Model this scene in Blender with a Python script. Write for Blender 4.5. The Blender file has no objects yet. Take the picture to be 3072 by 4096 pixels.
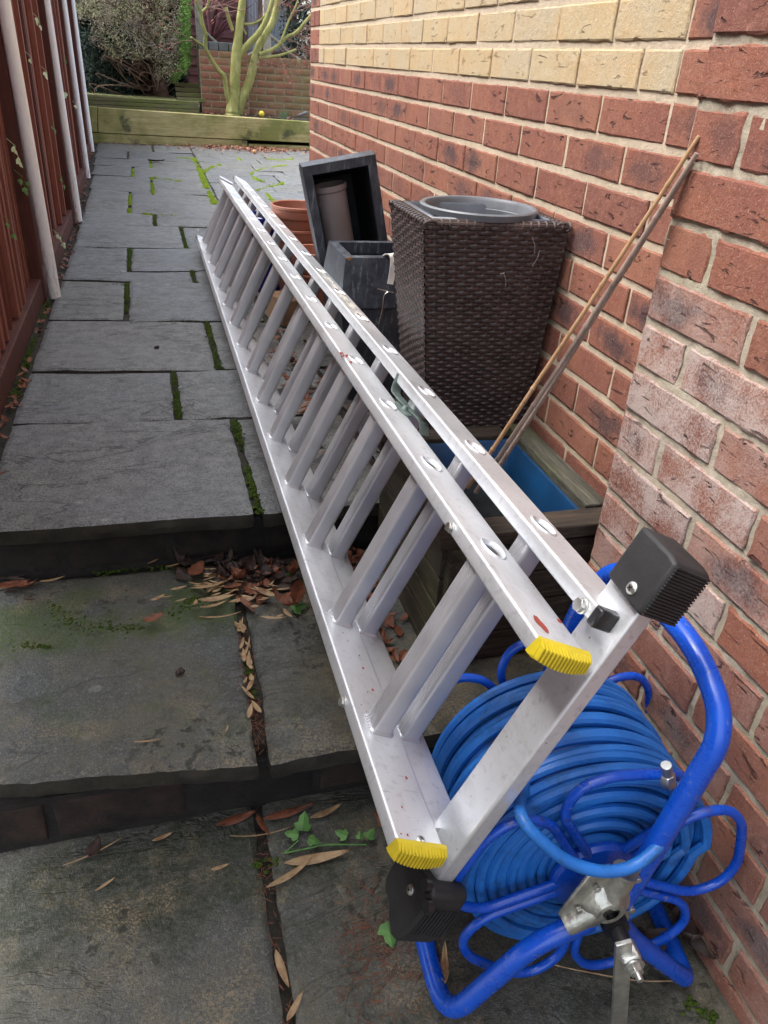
import bpy, bmesh, math, random
from math import sin, cos, pi, radians, sqrt
from mathutils import Vector, Matrix, noise
random.seed(7)
sc = bpy.context.scene
col = sc.collection
# ---------------------------------------------------------------- camera
CR = [Vector((0.96203834, -0.26608906, 0.06065346)),
      Vector((0.08350773, 0.49859156, 0.86280526)),
      Vector((0.25982434, 0.82498671, -0.50188469))]   # right, up, forward
CR = [v.normalized() for v in CR]
CP = Vector((-0.83366817, -4.38863767, 0.01913834))
cam = bpy.data.cameras.new("camera")
cam.sensor_fit = 'VERTICAL'; cam.sensor_height = 36.0; cam.sensor_width = 27.0
cam.lens = 36.0 * 3077.0 / 4096.0
cam.clip_start = 0.02; cam.clip_end = 400
co = bpy.data.objects.new("camera", cam); col.objects.link(co)
M = Matrix((( CR[0].x, CR[1].x, -CR[2].x, CP.x),
            ( CR[0].y, CR[1].y, -CR[2].y, CP.y),
            ( CR[0].z, CR[1].z, -CR[2].z, CP.z), (0, 0, 0, 1)))
co.matrix_world = M
sc.camera = co
# ---------------------------------------------------------------- sky and sun (overcast)
SUN_EL, SUN_AZ = radians(58), radians(-75)     # azimuth from +Y towards +X
w = bpy.data.worlds.new("World"); sc.world = w; w.use_nodes = True
nt = w.node_tree; nt.nodes.clear()
sky = nt.nodes.new('ShaderNodeTexSky'); sky.sky_type = 'NISHITA'; sky.sun_disc = False
sky.sun_elevation = SUN_EL; sky.sun_rotation = SUN_AZ
sky.air_density = 1.0; sky.dust_density = 4.0; sky.ozone_density = 1.0
hs = nt.nodes.new('ShaderNodeHueSaturation'); hs.inputs['Saturation'].default_value = 0.42
bg = nt.nodes.new('ShaderNodeBackground'); bg.inputs['Strength'].default_value = 0.15
wo = nt.nodes.new('ShaderNodeOutputWorld')
nt.links.new(sky.outputs[0], hs.inputs['Color']); nt.links.new(hs.outputs[0], bg.inputs[0]); nt.links.new(bg.outputs[0], wo.inputs[0])
sl = bpy.data.lights.new("sun", 'SUN'); sl.energy = 0.9; sl.angle = radians(30); sl.color = (1.0, 0.985, 0.965)
so = bpy.data.objects.new("sun", sl); col.objects.link(so)
sd = Vector((sin(SUN_AZ) * cos(SUN_EL), cos(SUN_AZ) * cos(SUN_EL), sin(SUN_EL)))
so.rotation_euler = sd.to_track_quat('Z', 'Y').to_euler(); so.location = (0, 0, 6)
sc.view_settings.view_transform = 'Standard'; sc.view_settings.look = 'None'
sc.view_settings.exposure = 1.86; sc.view_settings.gamma = 1
# ---------------------------------------------------------------- helpers
KP = 3072.0 / 1659.0
def ray(u, v):
    return CR[0] * ((u * KP - 1536) / 3077) + CR[1] * (-(v * KP - 2048) / 3077) + CR[2]
def onp(u, v, P0, n):
    d = ray(u, v); return CP + d * ((P0 - CP).dot(n) / d.dot(n))
def onx(u, v, x): return onp(u, v, Vector((x, 0, 0)), Vector((1, 0, 0)))
def ony(u, v, y): return onp(u, v, Vector((0, y, 0)), Vector((0, 1, 0)))
def onz(u, v, z): return onp(u, v, Vector((0, 0, z)), Vector((0, 0, 1)))
def zt(y): return -.872 - .0145 * (min(y, 0) + 2.93)
ZM, ZB = -1.01, -1.155
def ong(u, v):
    p = onp(u, v, Vector((0, -2.93, -.872)), Vector((0, .0145, 1)))
    if p.y > 0: p = onz(u, v, zt(1))
    return p
def fbm(p, o=4, s=1.0): return noise.fractal(Vector(p) * s, 1.0, 2.0, o)
def nz(x, y=0, z=0): return noise.noise(Vector((x, y, z)))
WP = {}
def wpos(o): return WP.get(o.name, Vector((0, 0, 0)))
def tag(o, label=None, cat=None, group=None, kind=None):
    if label: o['label'] = label
    if cat: o['category'] = cat
    if group: o['group'] = group
    if kind: o['kind'] = kind
    return o
def thing(name, loc, label, cat, group=None):
    o = bpy.data.objects.new(name, None); o.empty_display_size = .05; col.objects.link(o)
    o.location = loc; WP[o.name] = Vector(loc)
    return tag(o, label, cat, group)
class MB:
    def __init__(s): s.v = []; s.f = []; s.m = []; s.uv = {}; s.c = {}
    def add(s, vs, fs, m=0):
        b = len(s.v); s.v += [Vector(v) for v in vs]
        for f in fs: s.f.append(tuple(b + i for i in f)); s.m.append(m)
        return b
    def box(s, c, sx, sy, sz, X=Vector((1, 0, 0)), Y=Vector((0, 1, 0)), Z=Vector((0, 0, 1)), m=0):
        c = Vector(c); vs = [c + X * (sx / 2 * a) + Y * (sy / 2 * b) + Z * (sz / 2 * d) for a in (-1, 1) for b in (-1, 1) for d in (-1, 1)]
        s.add(vs, [(0, 1, 3, 2), (4, 6, 7, 5), (0, 4, 5, 1), (2, 3, 7, 6), (0, 2, 6, 4), (1, 5, 7, 3)], m)
    def bb(s, x0, x1, y0, y1, z0, z1, m=0): s.box(((x0 + x1) / 2, (y0 + y1) / 2, (z0 + z1) / 2), x1 - x0, y1 - y0, z1 - z0, m=m)
    def tube(s, pts, r, n=10, cap=True, closed=False, prof=None, m=0):
        pts = [Vector(p) for p in pts]; N = len(pts)
        rs = r if isinstance(r, (list, tuple)) else [r] * N
        T = []
        for i in range(N):
            a = pts[(i - 1) % N if closed else max(i - 1, 0)]; b = pts[(i + 1) % N if closed else min(i + 1, N - 1)]
            t = b - a; T.append(t.normalized() if t.length > 1e-9 else Vector((0, 0, 1)))
        ref = Vector((0, 0, 1)) if abs(T[0].z) < .9 else Vector((1, 0, 0))
        nn = (ref - T[0] * ref.dot(T[0])).normalized(); vs = []
        for i in range(N):
            nn = nn - T[i] * nn.dot(T[i])
            nn = nn.normalized() if nn.length > 1e-6 else T[i].orthogonal().normalized()
            bn = T[i].cross(nn)
            for k in range(n):
                a = 2 * pi * k / n; vs.append(pts[i] + (nn * cos(a) + bn * sin(a)) * rs[i])
        fs = []
        for i in range(N if closed else N - 1):
            j = (i + 1) % N
            for k in range(n):
                k2 = (k + 1) % n; fs.append((i * n + k, i * n + k2, j * n + k2, j * n + k))
        if cap and not closed: fs.append(tuple(range(n))[::-1]); fs.append(tuple((N - 1) * n + k for k in range(n)))
        s.add(vs, fs, m)
    def lathe(s, c, prof, n=40, Z=Vector((0, 0, 1)), m=0):
        c = Vector(c); X = Z.orthogonal().normalized(); Y = Z.cross(X); vs = []
        for r, h in prof:
            for k in range(n):
                a = 2 * pi * k / n; vs.append(c + X * (r * cos(a)) + Y * (r * sin(a)) + Z * h)
        fs = []
        for i in range(len(prof) - 1):
            for k in range(n):
                k2 = (k + 1) % n; fs.append((i * n + k, i * n + k2, (i + 1) * n + k2, (i + 1) * n + k))
        s.add(vs, fs, m)
    def prism(s, poly, d, m=0):     # poly: list of Vector, d: Vector thickness
        n = len(poly); vs = list(poly) + [p + d for p in poly]
        fs = [tuple(range(n)), tuple(range(2 * n - 1, n - 1, -1))] + [(i, i + n, (i + 1) % n + n, (i + 1) % n) for i in range(n)]
        s.add(vs, fs, m)
    def build(s, name, mat, parent=None, smooth=True, bevel=0, ang=35, seg=2, solid=0, origin=None):
        if parent is not None: org = wpos(parent)
        elif origin is not None: org = Vector(origin)
        else:
            xs = [v.x for v in s.v]; ys = [v.y for v in s.v]; zs = [v.z for v in s.v]
            org = Vector(((min(xs) + max(xs)) / 2, (min(ys) + max(ys)) / 2, min(zs)))
        me = bpy.data.meshes.new(name); me.from_pydata([v - org for v in s.v], [], s.f)
        mats = mat if isinstance(mat, (list, tuple)) else [mat]
        for q in mats: me.materials.append(q)
        if len(mats) > 1: me.polygons.foreach_set('material_index', s.m)
        if s.uv:
            ul = me.uv_layers.new(name='UVMap')
            flat = [0.0] * (2 * len(me.loops))
            for pi_, uvs in s.uv.items():
                st = me.polygons[pi_].loop_start
                for k, (a, b) in enumerate(uvs): flat[2 * (st + k)] = a; flat[2 * (st + k) + 1] = b
            ul.data.foreach_set('uv', flat)
        if s.c:
            ca = me.color_attributes.new('bc', 'FLOAT_COLOR', 'CORNER'); flat = [0.0] * (4 * len(me.loops))
            for pi_, c in s.c.items():
                p = me.polygons[pi_]
                for k in range(p.loop_total): flat[4 * (p.loop_start + k):4 * (p.loop_start + k) + 4] = [c[0], c[1], c[2], 1]
            ca.data.foreach_set('color', flat)
        bm = bmesh.new(); bm.from_mesh(me)
        if not s.uv and not s.c: bmesh.ops.recalc_face_normals(bm, faces=bm.faces)
        bm.to_mesh(me); bm.free()
        if smooth:
            me.polygons.foreach_set('use_smooth', [True] * len(me.polygons)); 
            me.set_sharp_from_angle(angle=radians(ang))
        o = bpy.data.objects.new(name, me); col.objects.link(o)
        if parent is not None: o.parent = parent; WP[o.name] = Vector(org)
        else: o.location = org; WP[o.name] = Vector(org)
        if bevel:
            b = o.modifiers.new('bevel', 'BEVEL'); b.width = bevel; b.segments = seg; b.limit_method = 'ANGLE'; b.angle_limit = radians(40); b.harden_normals = False
        if solid:
            b = o.modifiers.new('solid', 'SOLIDIFY'); b.thickness = solid; b.offset = 0
        return o
def dup(o, off, parent=None):
    c = o.copy(); col.objects.link(c); c.location = o.location + Vector(off)
    if parent is not None: c.parent = parent
    for ch in o.children:
        d = ch.copy(); col.objects.link(d); d.parent = c
    WP[c.name] = wpos(o) + Vector(off)
    return c
def spline(pts, k=8, closed=False):
    pts = [Vector(p) for p in pts]; out = []; n = len(pts)
    rng = range(n) if closed else range(n - 1)
    for i in rng:
        p0 = pts[(i - 1) % n] if closed or i > 0 else pts[0]; p1 = pts[i]; p2 = pts[(i + 1) % n]; p3 = pts[(i + 2) % n] if closed or i + 2 < n else pts[-1]
        for j in range(k):
            t = j / k
            out.append(.5 * ((2 * p1) + (p2 - p0) * t + (2 * p0 - 5 * p1 + 4 * p2 - p3) * t * t + (3 * p1 - p0 - 3 * p2 + p3) * t ** 3))
    if not closed: out.append(pts[-1])
    return out
def fillet(pts, rad, k=6, closed=False):       # rounded polyline
    pts = [Vector(p) for p in pts]; n = len(pts); out = []
    for i in range(n):
        if not closed and i in (0, n - 1): out.append(pts[i]); continue
        a, b, c = pts[(i - 1) % n], pts[i], pts[(i + 1) % n]
        d = min(rad, (a - b).length * .48, (c - b).length * .48)
        p, q = b + (a - b).normalized() * d, b + (c - b).normalized() * d
        for j in range(k + 1):
            t = j / k; out.append(p * (1 - t) ** 2 + b * 2 * t * (1 - t) + q * t * t)
    return out
# ---------------------------------------------------------------- material DSL
class G:
    def __init__(s, name):
        s.m = bpy.data.materials.new(name); s.m.use_nodes = True; s.t = s.m.node_tree; s.t.nodes.clear()
        s.out = s.t.nodes.new('ShaderNodeOutputMaterial'); s.b = s.t.nodes.new('ShaderNodeBsdfPrincipled')
        s.t.links.new(s.b.outputs[0], s.out.inputs[0]); s.tc = s.t.nodes.new('ShaderNodeTexCoord')
    def L(s, a, b):
        if isinstance(a, (int, float)): b.default_value = a if b.type == 'VALUE' else ((a, a, a, 1) if b.type == 'RGBA' else (a, a, a))
        elif isinstance(a, tuple): b.default_value = a if len(a) == 4 or b.type == 'VECTOR' else (*a, 1)
        else: s.t.links.new(a, b)
    def obj(s, sc=(1, 1, 1), off=None):
        mp = s.t.nodes.new('ShaderNodeMapping'); mp.inputs['Scale'].default_value = sc
        s.t.links.new(s.tc.outputs['Object'], mp.inputs['Vector'])
        return mp.outputs[0]
    def geo(s): return s.t.nodes.new('ShaderNodeNewGeometry').outputs['Position']
    def pos(s, sc=(1, 1, 1)):
        mp = s.t.nodes.new('ShaderNodeMapping'); mp.inputs['Scale'].default_value = sc
        s.t.links.new(s.geo(), mp.inputs['Vector']); return mp.outputs[0]
    def uv(s): return s.tc.outputs['UV']
    def noise(s, sc, det=4, rough=.55, vec=None, dist=0):
        n = s.t.nodes.new('ShaderNodeTexNoise'); n.inputs['Scale'].default_value = sc; n.inputs['Detail'].default_value = det
        n.inputs['Roughness'].default_value = rough; n.inputs['Distortion'].default_value = dist
        s.L(vec if vec is not None else s.tc.outputs['Object'], n.inputs['Vector']); return n.outputs['Fac']
    def vor(s, sc, vec=None, feat='F1', rnd=1):
        n = s.t.nodes.new('ShaderNodeTexVoronoi'); n.feature = feat; n.inputs['Scale'].default_value = sc; n.inputs['Randomness'].default_value = rnd
        s.L(vec if vec is not None else s.tc.outputs['Object'], n.inputs['Vector']); return n.outputs['Distance']
    def ramp(s, f, st, interp='LINEAR'):
        n = s.t.nodes.new('ShaderNodeValToRGB'); cr = n.color_ramp; cr.interpolation = interp
        while len(cr.elements) < len(st): cr.elements.new(.5)
        for e, (p, c) in zip(cr.elements, st):
            e.position = p; e.color = (c, c, c, 1) if isinstance(c, (int, float)) else (*c, 1)
        s.L(f, n.inputs[0]); return n.outputs[0]
    def mix(s, f, a, b, mode='MIX'):
        n = s.t.nodes.new('ShaderNodeMix'); n.data_type = 'RGBA'; n.blend_type = mode
        s.L(f, n.inputs[0]); s.L(a, n.inputs[6]); s.L(b, n.inputs[7]); return n.outputs[2]
    def math(s, op, a, b=0, c=None, clamp=False):
        n = s.t.nodes.new('ShaderNodeMath'); n.operation = op; n.use_clamp = clamp; s.L(a, n.inputs[0]); s.L(b, n.inputs[1])
        if c is not None: s.L(c, n.inputs[2])
        return n.outputs[0]
    def attr(s, name='bc'):
        n = s.t.nodes.new('ShaderNodeAttribute'); n.attribute_name = name
        q = s.t.nodes.new('ShaderNodeSeparateColor'); s.t.links.new(n.outputs['Color'], q.inputs[0]); return q.outputs
    def sep(s, v):
        q = s.t.nodes.new('ShaderNodeSeparateXYZ'); s.L(v, q.inputs[0]); return q.outputs
    def rnd(s): return s.t.nodes.new('ShaderNodeObjectInfo').outputs['Random']
    def bump(s, h, st=.5, d=.002, nrm=None):
        n = s.t.nodes.new('ShaderNodeBump'); n.inputs['Strength'].default_value = st; n.inputs['Distance'].default_value = d
        s.L(h, n.inputs['Height'])
        if nrm is not None: s.L(nrm, n.inputs['Normal'])
        return n.outputs[0]
    def end(s, color, rough=.6, metal=0, normal=None, spec=None, sub=None, coat=None):
        s.L(color, s.b.inputs['Base Color']); s.L(rough, s.b.inputs['Roughness']); s.L(metal, s.b.inputs['Metallic'])
        if normal is not None: s.L(normal, s.b.inputs['Normal'])
        if spec is not None: s.L(spec, s.b.inputs['Specular IOR Level'])
        if coat is not None: s.L(coat, s.b.inputs['Coat Weight'])
        return s.m
def simple(name, c, rough=.5, metal=0, var=.15, sc=30, bump=.15, bd=.001):
    g = G(name); n = g.noise(sc, 5); lo = tuple(x * (1 - var) for x in c); hi = tuple(min(1, x * (1 + var)) for x in c)
    colr = g.ramp(n, [(.3, lo), (.7, hi)])
    r = g.ramp(g.noise(sc * .6, 3), [(.3, rough * .85), (.7, min(1, rough * 1.15))])
    return g.end(colr, r, metal, g.bump(g.noise(sc * 3, 4), bump, bd))
# ================================================================ materials
def brick_mat(moss=.0):
    g = G('brick'); a = g.attr(); uvn = g.sep(g.uv()); P = g.pos()
    r, ty, ef = a[0], a[1], a[2]
    n1 = g.noise(9, 4, .6, P); n2 = g.noise(60, 5, .7, P); n3 = g.noise(260, 3, .7, P)
    red = g.ramp(r, [(0, (.185, .064, .038)), (.3, (.255, .092, .052)), (.6, (.20, .072, .044)), (.8, (.275, .112, .064)), (1, (.16, .058, .040))])
    red = g.mix(g.ramp(n2, [(.35, 0), (.7, .65)]), red, (.30, .14, .10))
    red = g.mix(g.ramp(g.math('ADD', n1, g.math('MULTIPLY', n3, .25)), [(.55, 0), (.75, .5)]), red, (.17, .06, .05))
    # kiln scorch in the middle of some bricks
    r2 = g.math('FRACT', g.math('MULTIPLY', r, 7.31)); r3 = g.math('FRACT', g.math('MULTIPLY', r, 13.7))
    dx = g.math('ABSOLUTE', g.math('SUBTRACT', uvn[0], g.math('ADD', .3, g.math('MULTIPLY', r3, .4))))
    dy = g.math('ABSOLUTE', g.math('SUBTRACT', uvn[1], .48))
    dd = g.math('SQRT', g.math('ADD', g.math('MULTIPLY', g.math('MULTIPLY', dx, dx), 2.2), g.math('MULTIPLY', dy, dy))); dd = g.math('ADD', dd, g.math('MULTIPLY', g.math('SUBTRACT', n2, .5), .6)); dd = g.math('ADD', dd, g.math('MULTIPLY', g.math('SUBTRACT', g.noise(22, 3, .6, P), .5), .9))
    sm = g.math('MULTIPLY', g.ramp(dd, [(.18, 1), (.52, 0)]), g.ramp(r2, [(.50, 0), (.80, .85)]))
    red = g.mix(sm, red, (.060, .038, .042))
    yel = g.ramp(r, [(0, (.43, .335, .19)), (.4, (.39, .32, .21)), (.7, (.45, .34, .19)), (1, (.38, .33, .24))])
    yel = g.mix(g.ramp(g.math('ADD', n1, g.math('MULTIPLY', dx, .25)), [(.45, 0), (.75, .7)]), yel, (.44, .29, .13))
    yel = g.mix(g.ramp(n2, [(.4, 0), (.8, .55)]), yel, (.47, .41, .31))
    c = g.mix(ty, red, yel)
    c = g.mix(g.ramp(g.noise(300, 3, .75, P), [(.57, 0), (.70, .75)]), c, g.mix(ty, (.40, .27, .20), (.60, .54, .42))); c = g.mix(g.ramp(g.noise(260, 3, .75, g.pos((1, 1.1, 1.2))), [(.30, .8), (.43, 0)]), c, g.mix(ty, (.055, .025, .020), (.24, .17, .09)))
    efn = g.ramp(g.math('ADD', g.math('MULTIPLY', n3, .55), g.math('MULTIPLY', g.noise(14, 4, .6, P), .6)), [(.46, 0), (.64, 1)])
    c = g.mix(g.math('MULTIPLY', g.math('MULTIPLY', ef, efn), .68), c, (.50, .44, .40))
    # drag creases and pits
    mp = g.pos((11, 11, 42)); cr = g.noise(1.7, 4, .55, mp, .9)
    crease = g.ramp(cr, [(.625, 1), (.665, 0)])
    gate = g.ramp(g.noise(13, 2, .5, P), [(.56, 0), (.62, 1)])
    crease = g.mix(gate, crease, 1.0)
    c = g.mix(g.math('MULTIPLY', g.math('SUBTRACT', 1, crease), g.math('SUBTRACT', .75, g.math('MULTIPLY', ty, .3))), c, g.mix(ty, (.045, .018, .016), (.26, .17, .08)))
    pit = g.ramp(g.vor(150, P), [(.0, 0), (.16, 1)]); pit = g.mix(g.ramp(g.noise(23, 2, .5, P), [(.52, 0), (.6, 1)]), 1.0, pit)
    c = g.mix(g.math('MULTIPLY', g.math('SUBTRACT', 1, pit), .7), c, (.05, .02, .015))
    b = g.bump(g.noise(380, 4, .7, P), .9, .0022); b = g.bump(g.noise(90, 4, .6, P), .6, .0035, b)
    b = g.bump(crease, 1, .006, b); b = g.bump(pit, .5, .002, b)
    # green film on low courses
    zz = g.sep(P)[2]
    gm = g.math('MULTIPLY', g.ramp(g.math('ADD', g.math('MULTIPLY', zz, -1), g.math('MULTIPLY', n1, .35)), [(1.05, 0), (1.45, .35)]), moss)
    c = g.mix(gm, c, (.09, .08, .03))
    return g.end(c, .88, 0, b, spec=.3)
def mortar_mat(c0=(.56, .46, .34), c1=(.42, .345, .26)):
    g = G('mortar'); P = g.pos(); n = g.noise(40, 6, .7, P); n2 = g.noise(4, 3, .6, P)
    c = g.ramp(n, [(.3, c1), (.7, c0)]); c = g.mix(g.ramp(n2, [(.5, 0), (.75, .5)]), c, (.33, .30, .18))
    b = g.bump(g.noise(300, 5, .8, P), .8, .003); b = g.bump(g.noise(55, 4, .7, P), .7, .005, b)
    return g.end(c, .95, 0, b, spec=.2)
M_brick = brick_mat(1.0); M_mortar = mortar_mat(); M_mortar2 = mortar_mat((.50, .44, .35), (.28, .24, .175)); M_mortar2.name = 'pale_mortar'
def garden_brick():
    g = G('garden_brick'); a = g.attr(); P = g.pos()
    c = g.ramp(a[0], [(0, (.24, .10, .066)), (.4, (.32, .135, .088)), (.7, (.25, .115, .075)), (1, (.37, .18, .115))])
    n = g.noise(5, 4, .6, P); zz = g.sep(P)[0]
    c = g.mix(g.ramp(g.math('ADD', n, g.math('MULTIPLY', zz, .16)), [(.50, 0), (.75, .75)]), c, (.21, .19, .075))
    c = g.mix(g.ramp(g.noise(40, 4, .7, P), [(.5, 0), (.8, .5)]), c, (.40, .28, .20))
    return g.end(c, .9, 0, g.bump(g.noise(150, 4, .7, P), .5, .002))
M_gbrick = garden_brick(); M_gmortar = mortar_mat((.42, .38, .27), (.24, .22, .14)); M_gmortar.name = 'mossy_mortar'
M_bluebrick = simple('blue_coping_brick', (.13, .14, .15), .8, 0, .3, 8)
def slab_mat(name='riven_slab', wet=.0, warm=0., dark=1.):
    g = G(name); P = g.pos(); r = g.rnd()
    a = g.attr()
    n1 = g.noise(3.2, 5, .6, P); n2 = g.noise(26, 6, .65, P); n3 = g.noise(230, 3, .7, P)
    base = g.ramp(a[0], [(0, (.135 * dark, .152 * dark, .168 * dark)), (.4, (.185 * dark, .202 * dark, .213 * dark)), (.7, (.20 * dark, .20 * dark, .19 * dark)), (1, (.155 * dark, .165 * dark, .165 * dark))])
    c = g.mix(g.ramp(n1, [(.4, 0), (.7, .6)]), base, (.20 * dark, .192 * dark, .165 * dark))
    c = g.mix(g.ramp(n2, [(.42, 0), (.72, .8)]), c, (.065 * dark, .072 * dark, .08 * dark))
    n4 = g.noise(420, 2, .6, P)
    n3 = g.noise(170, 4, .8, P); c = g.mix(g.ramp(n3, [(.52, 0), (.62, .85)]), c, (.27, .265, .25)); c = g.mix(g.ramp(n4, [(.36, .9), (.46, 0)]), c, (.025, .027, .028)); c = g.mix(g.ramp(g.noise(140, 3, .8, g.pos((1, 1.2, 1.1))), [(.38, .8), (.46, 0)]), c, (.03, .032, .033))           # grit
    mp = g.pos((1.6, 3.6, 1)); st = g.noise(1.9, 5, .62, mp, .8)                      # cleft lines
    ln = g.ramp(g.math('ABSOLUTE', g.math('SUBTRACT', st, .5)), [(0, 1), (.020, 0)])
    lng = g.ramp(g.noise(3.3, 2, .5, P), [(.45, 0), (.55, 1)]); ln = g.math('MULTIPLY', ln, lng)
    c = g.mix(g.math('MULTIPLY', ln, .9), c, (.03, .03, .032))
    lich = g.math('MULTIPLY', g.ramp(g.vor(11, g.pos((1, 1.3, 1))), [(.10, 1), (.16, 0)]), g.ramp(g.noise(2.3, 3, .5, P), [(.52, 0), (.6, .8)]))
    c = g.mix(g.math('MULTIPLY', lich, g.ramp(n3, [(.4, .4), (.6, 1)])), c, (.33, .33, .30))
    if warm:
        wn = g.ramp(g.noise(5, 5, .65, P), [(.42, 0), (.62, 1)])
        wn = g.math('MULTIPLY', wn, g.ramp(g.noise(90, 4, .8, P), [(.40, .2), (.6, 1)]))
        c = g.mix(g.math('MULTIPLY', wn, warm), c, (.15, .125, .075)); c = g.mix(.35, c, (.07, .075, .055))
        xs = g.sep(P)
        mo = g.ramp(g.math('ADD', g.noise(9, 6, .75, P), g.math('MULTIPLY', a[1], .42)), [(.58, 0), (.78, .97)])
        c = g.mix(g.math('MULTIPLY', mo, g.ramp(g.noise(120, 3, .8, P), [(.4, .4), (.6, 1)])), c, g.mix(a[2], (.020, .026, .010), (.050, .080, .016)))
        tg = g.math('MULTIPLY', g.ramp(g.noise(5.5, 5, .7, P), [(.50, 0), (.62, 1)]), g.ramp(g.noise(240, 3, .8, P), [(.48, 0), (.58, 1)]))
        c = g.mix(g.math('MULTIPLY', tg, .85), c, (.27, .215, .125))
        sp = g.math('MULTIPLY', g.ramp(g.noise(46, 3, .6, P), [(.57, 0), (.63, 1)]), g.ramp(g.noise(4.1, 3, .6, P), [(.49, 0), (.60, 1)]))
        c = g.mix(g.math('MULTIPLY', sp, .85), c, (.014, .017, .009))
    b = g.bump(g.noise(300, 4, .75, P), .8, .003); b = g.bump(g.noise(90, 4, .7, P), .5, .004, b); b = g.bump(n2, .5, .005, b); b = g.bump(g.noise(3, 5, .6, mp, .6), .55, .012, b); b = g.bump(ln, -.6 if False else .5, -.003, b)
    ro = g.ramp(g.math('ADD', g.math('MULTIPLY', n1, .6), g.math('MULTIPLY', n2, .4)), [(.35, .36 - .02 * wet), (.65, .66 - .1 * wet)])
    return g.end(c, ro, 0, b, spec=.5)
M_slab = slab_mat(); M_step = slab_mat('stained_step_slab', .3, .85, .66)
M_edge = simple('slab_edge', (.030, .027, .020), .9, 0, .5, 18, .8, .006)
M_soil = simple('joint_soil', (.026, .022, .015), .95, 0, .5, 60, 1, .006)
M_ground = simple('ground_soil', (.05, .04, .03), .95, 0, .4, 10, 1, .02)
def moss_mat(name, c0, c1):
    g = G(name); n = g.noise(90, 4, .7, g.pos()); c = g.ramp(n, [(.3, c0), (.7, c1)])
    c = g.mix(g.ramp(g.noise(7, 3, .6, g.pos()), [(.5, 0), (.7, .6)]), c, c0)
    return g.end(c, .95, 0, g.bump(g.noise(400, 3, .8, g.pos()), 1, .004), spec=.15)
M_moss = moss_mat('moss', (.022, .045, .008), (.085, .13, .018)); M_moss2 = moss_mat('bright_moss', (.10, .16, .012), (.27, .37, .03))
def alu(name='aluminium', base=.60, axis=(0, 1, 0)):
    g = G(name); O = g.pos()
    sc = (260, 3, 260)
    n = g.noise(1, 4, .6, g.pos(sc)); n2 = g.noise(6, 5, .6, O); n3 = g.noise(70, 4, .7, O)
    c = g.ramp(n2, [(.3, (base * .92, base * .95, base * .98)), (.7, (base * 1.07, base * 1.10, base * 1.13))])
    c = g.mix(g.ramp(n3, [(.55, 0), (.75, .45)]), c, (.33, .34, .35)); c = g.mix(g.ramp(g.noise(3, 6, .75, g.pos((3, 1, 3))), [(.52, 0), (.70, .4)]), c, (.36, .35, .33)); sc_ = g.noise(1, 3, .6, g.pos((40, 420, 40))); c = g.mix(g.math('MULTIPLY', g.ramp(sc_, [(.66, 0), (.70, 1)]), g.ramp(g.noise(7, 2, .5, O), [(.52, 0), (.60, .6)])), c, (.22, .22, .23))
    sp = g.math('MULTIPLY', g.ramp(g.vor(55, O), [(.06, 1), (.09, 0)]), g.ramp(g.noise(9, 2, .5, O), [(.56, 0), (.62, 1)]))
    c = g.mix(g.math('MULTIPLY', sp, .8), c, (.16, .06, .05))
    m = g.math('SUBTRACT', .62, g.math('MULTIPLY', sp, .6))
    ro = g.ramp(g.math('ADD', g.math('MULTIPLY', n, .5), g.math('MULTIPLY', n2, .5)), [(.3, .32), (.7, .50)])
    return g.end(c, ro, m, g.bump(n, .12, .0006))
M_alu = alu('aluminium', .76); M_rung = alu('rung_aluminium', .60)
def rung_m():
    g = G('rung_aluminium'); O = g.pos(); n2 = g.noise(5, 4, .6, O)
    c = g.ramp(n2, [(.3, (.50, .50, .515)), (.7, (.64, .64, .655))])
    return g.end(c, g.ramp(g.noise(20, 4, .6, O), [(.3, .36), (.7, .52)]), .6, g.bump(g.noise(150, 3, .6, O), .08, .001))
M_rung = rung_m()
M_hole = simple('rung_mouth', (.30, .31, .33), .4, .9, .3, 60, .1)
M_zinc = simple('zinc_plated_steel', (.55, .56, .53), .38, .95, .25, 50, .2)
M_patina = simple('patinated_zinc', (.20, .25, .23), .5, .7, .35, 40, .3)
M_cast = simple('cast_metal', (.46, .46, .41), .40, .85, .45, 26, .6, .003)
M_yel = simple('yellow_plastic', (.58, .45, .02), .45, 0, .12, 30, .2)
M_blk = simple('black_rubber', (.018, .018, .019), .62, 0, .4, 25, .35, .0015)
M_blk2 = simple('black_plastic', (.013, .013, .015), .35, 0, .3, 25, .15)
def paint_blue():
    g = G('blue_powder_coat'); O = g.pos(); n = g.noise(30, 5, .7, O)
    c = g.ramp(n, [(.3, (.003, .055, .42)), (.7, (.005, .085, .54))])
    ch = g.ramp(g.noise(70, 5, .75, O, .6), [(.62, 0), (.66, 1)])
    c = g.mix(g.math('MULTIPLY', ch, .75), c, (.16, .18, .26))
    ru = g.math('MULTIPLY', g.ramp(g.noise(45, 4, .7, O), [(.60, 0), (.66, 1)]), g.ramp(g.noise(7, 2, .5, O), [(.55, 0), (.62, 1)]))
    c = g.mix(g.math('MULTIPLY', ru, .8), c, (.05, .03, .05))
    return g.end(c, g.ramp(n, [(.3, .22), (.7, .36)]), 0, g.bump(g.noise(120, 3, .6, O), .12, .001), spec=.6)
M_blue = paint_blue()
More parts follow.
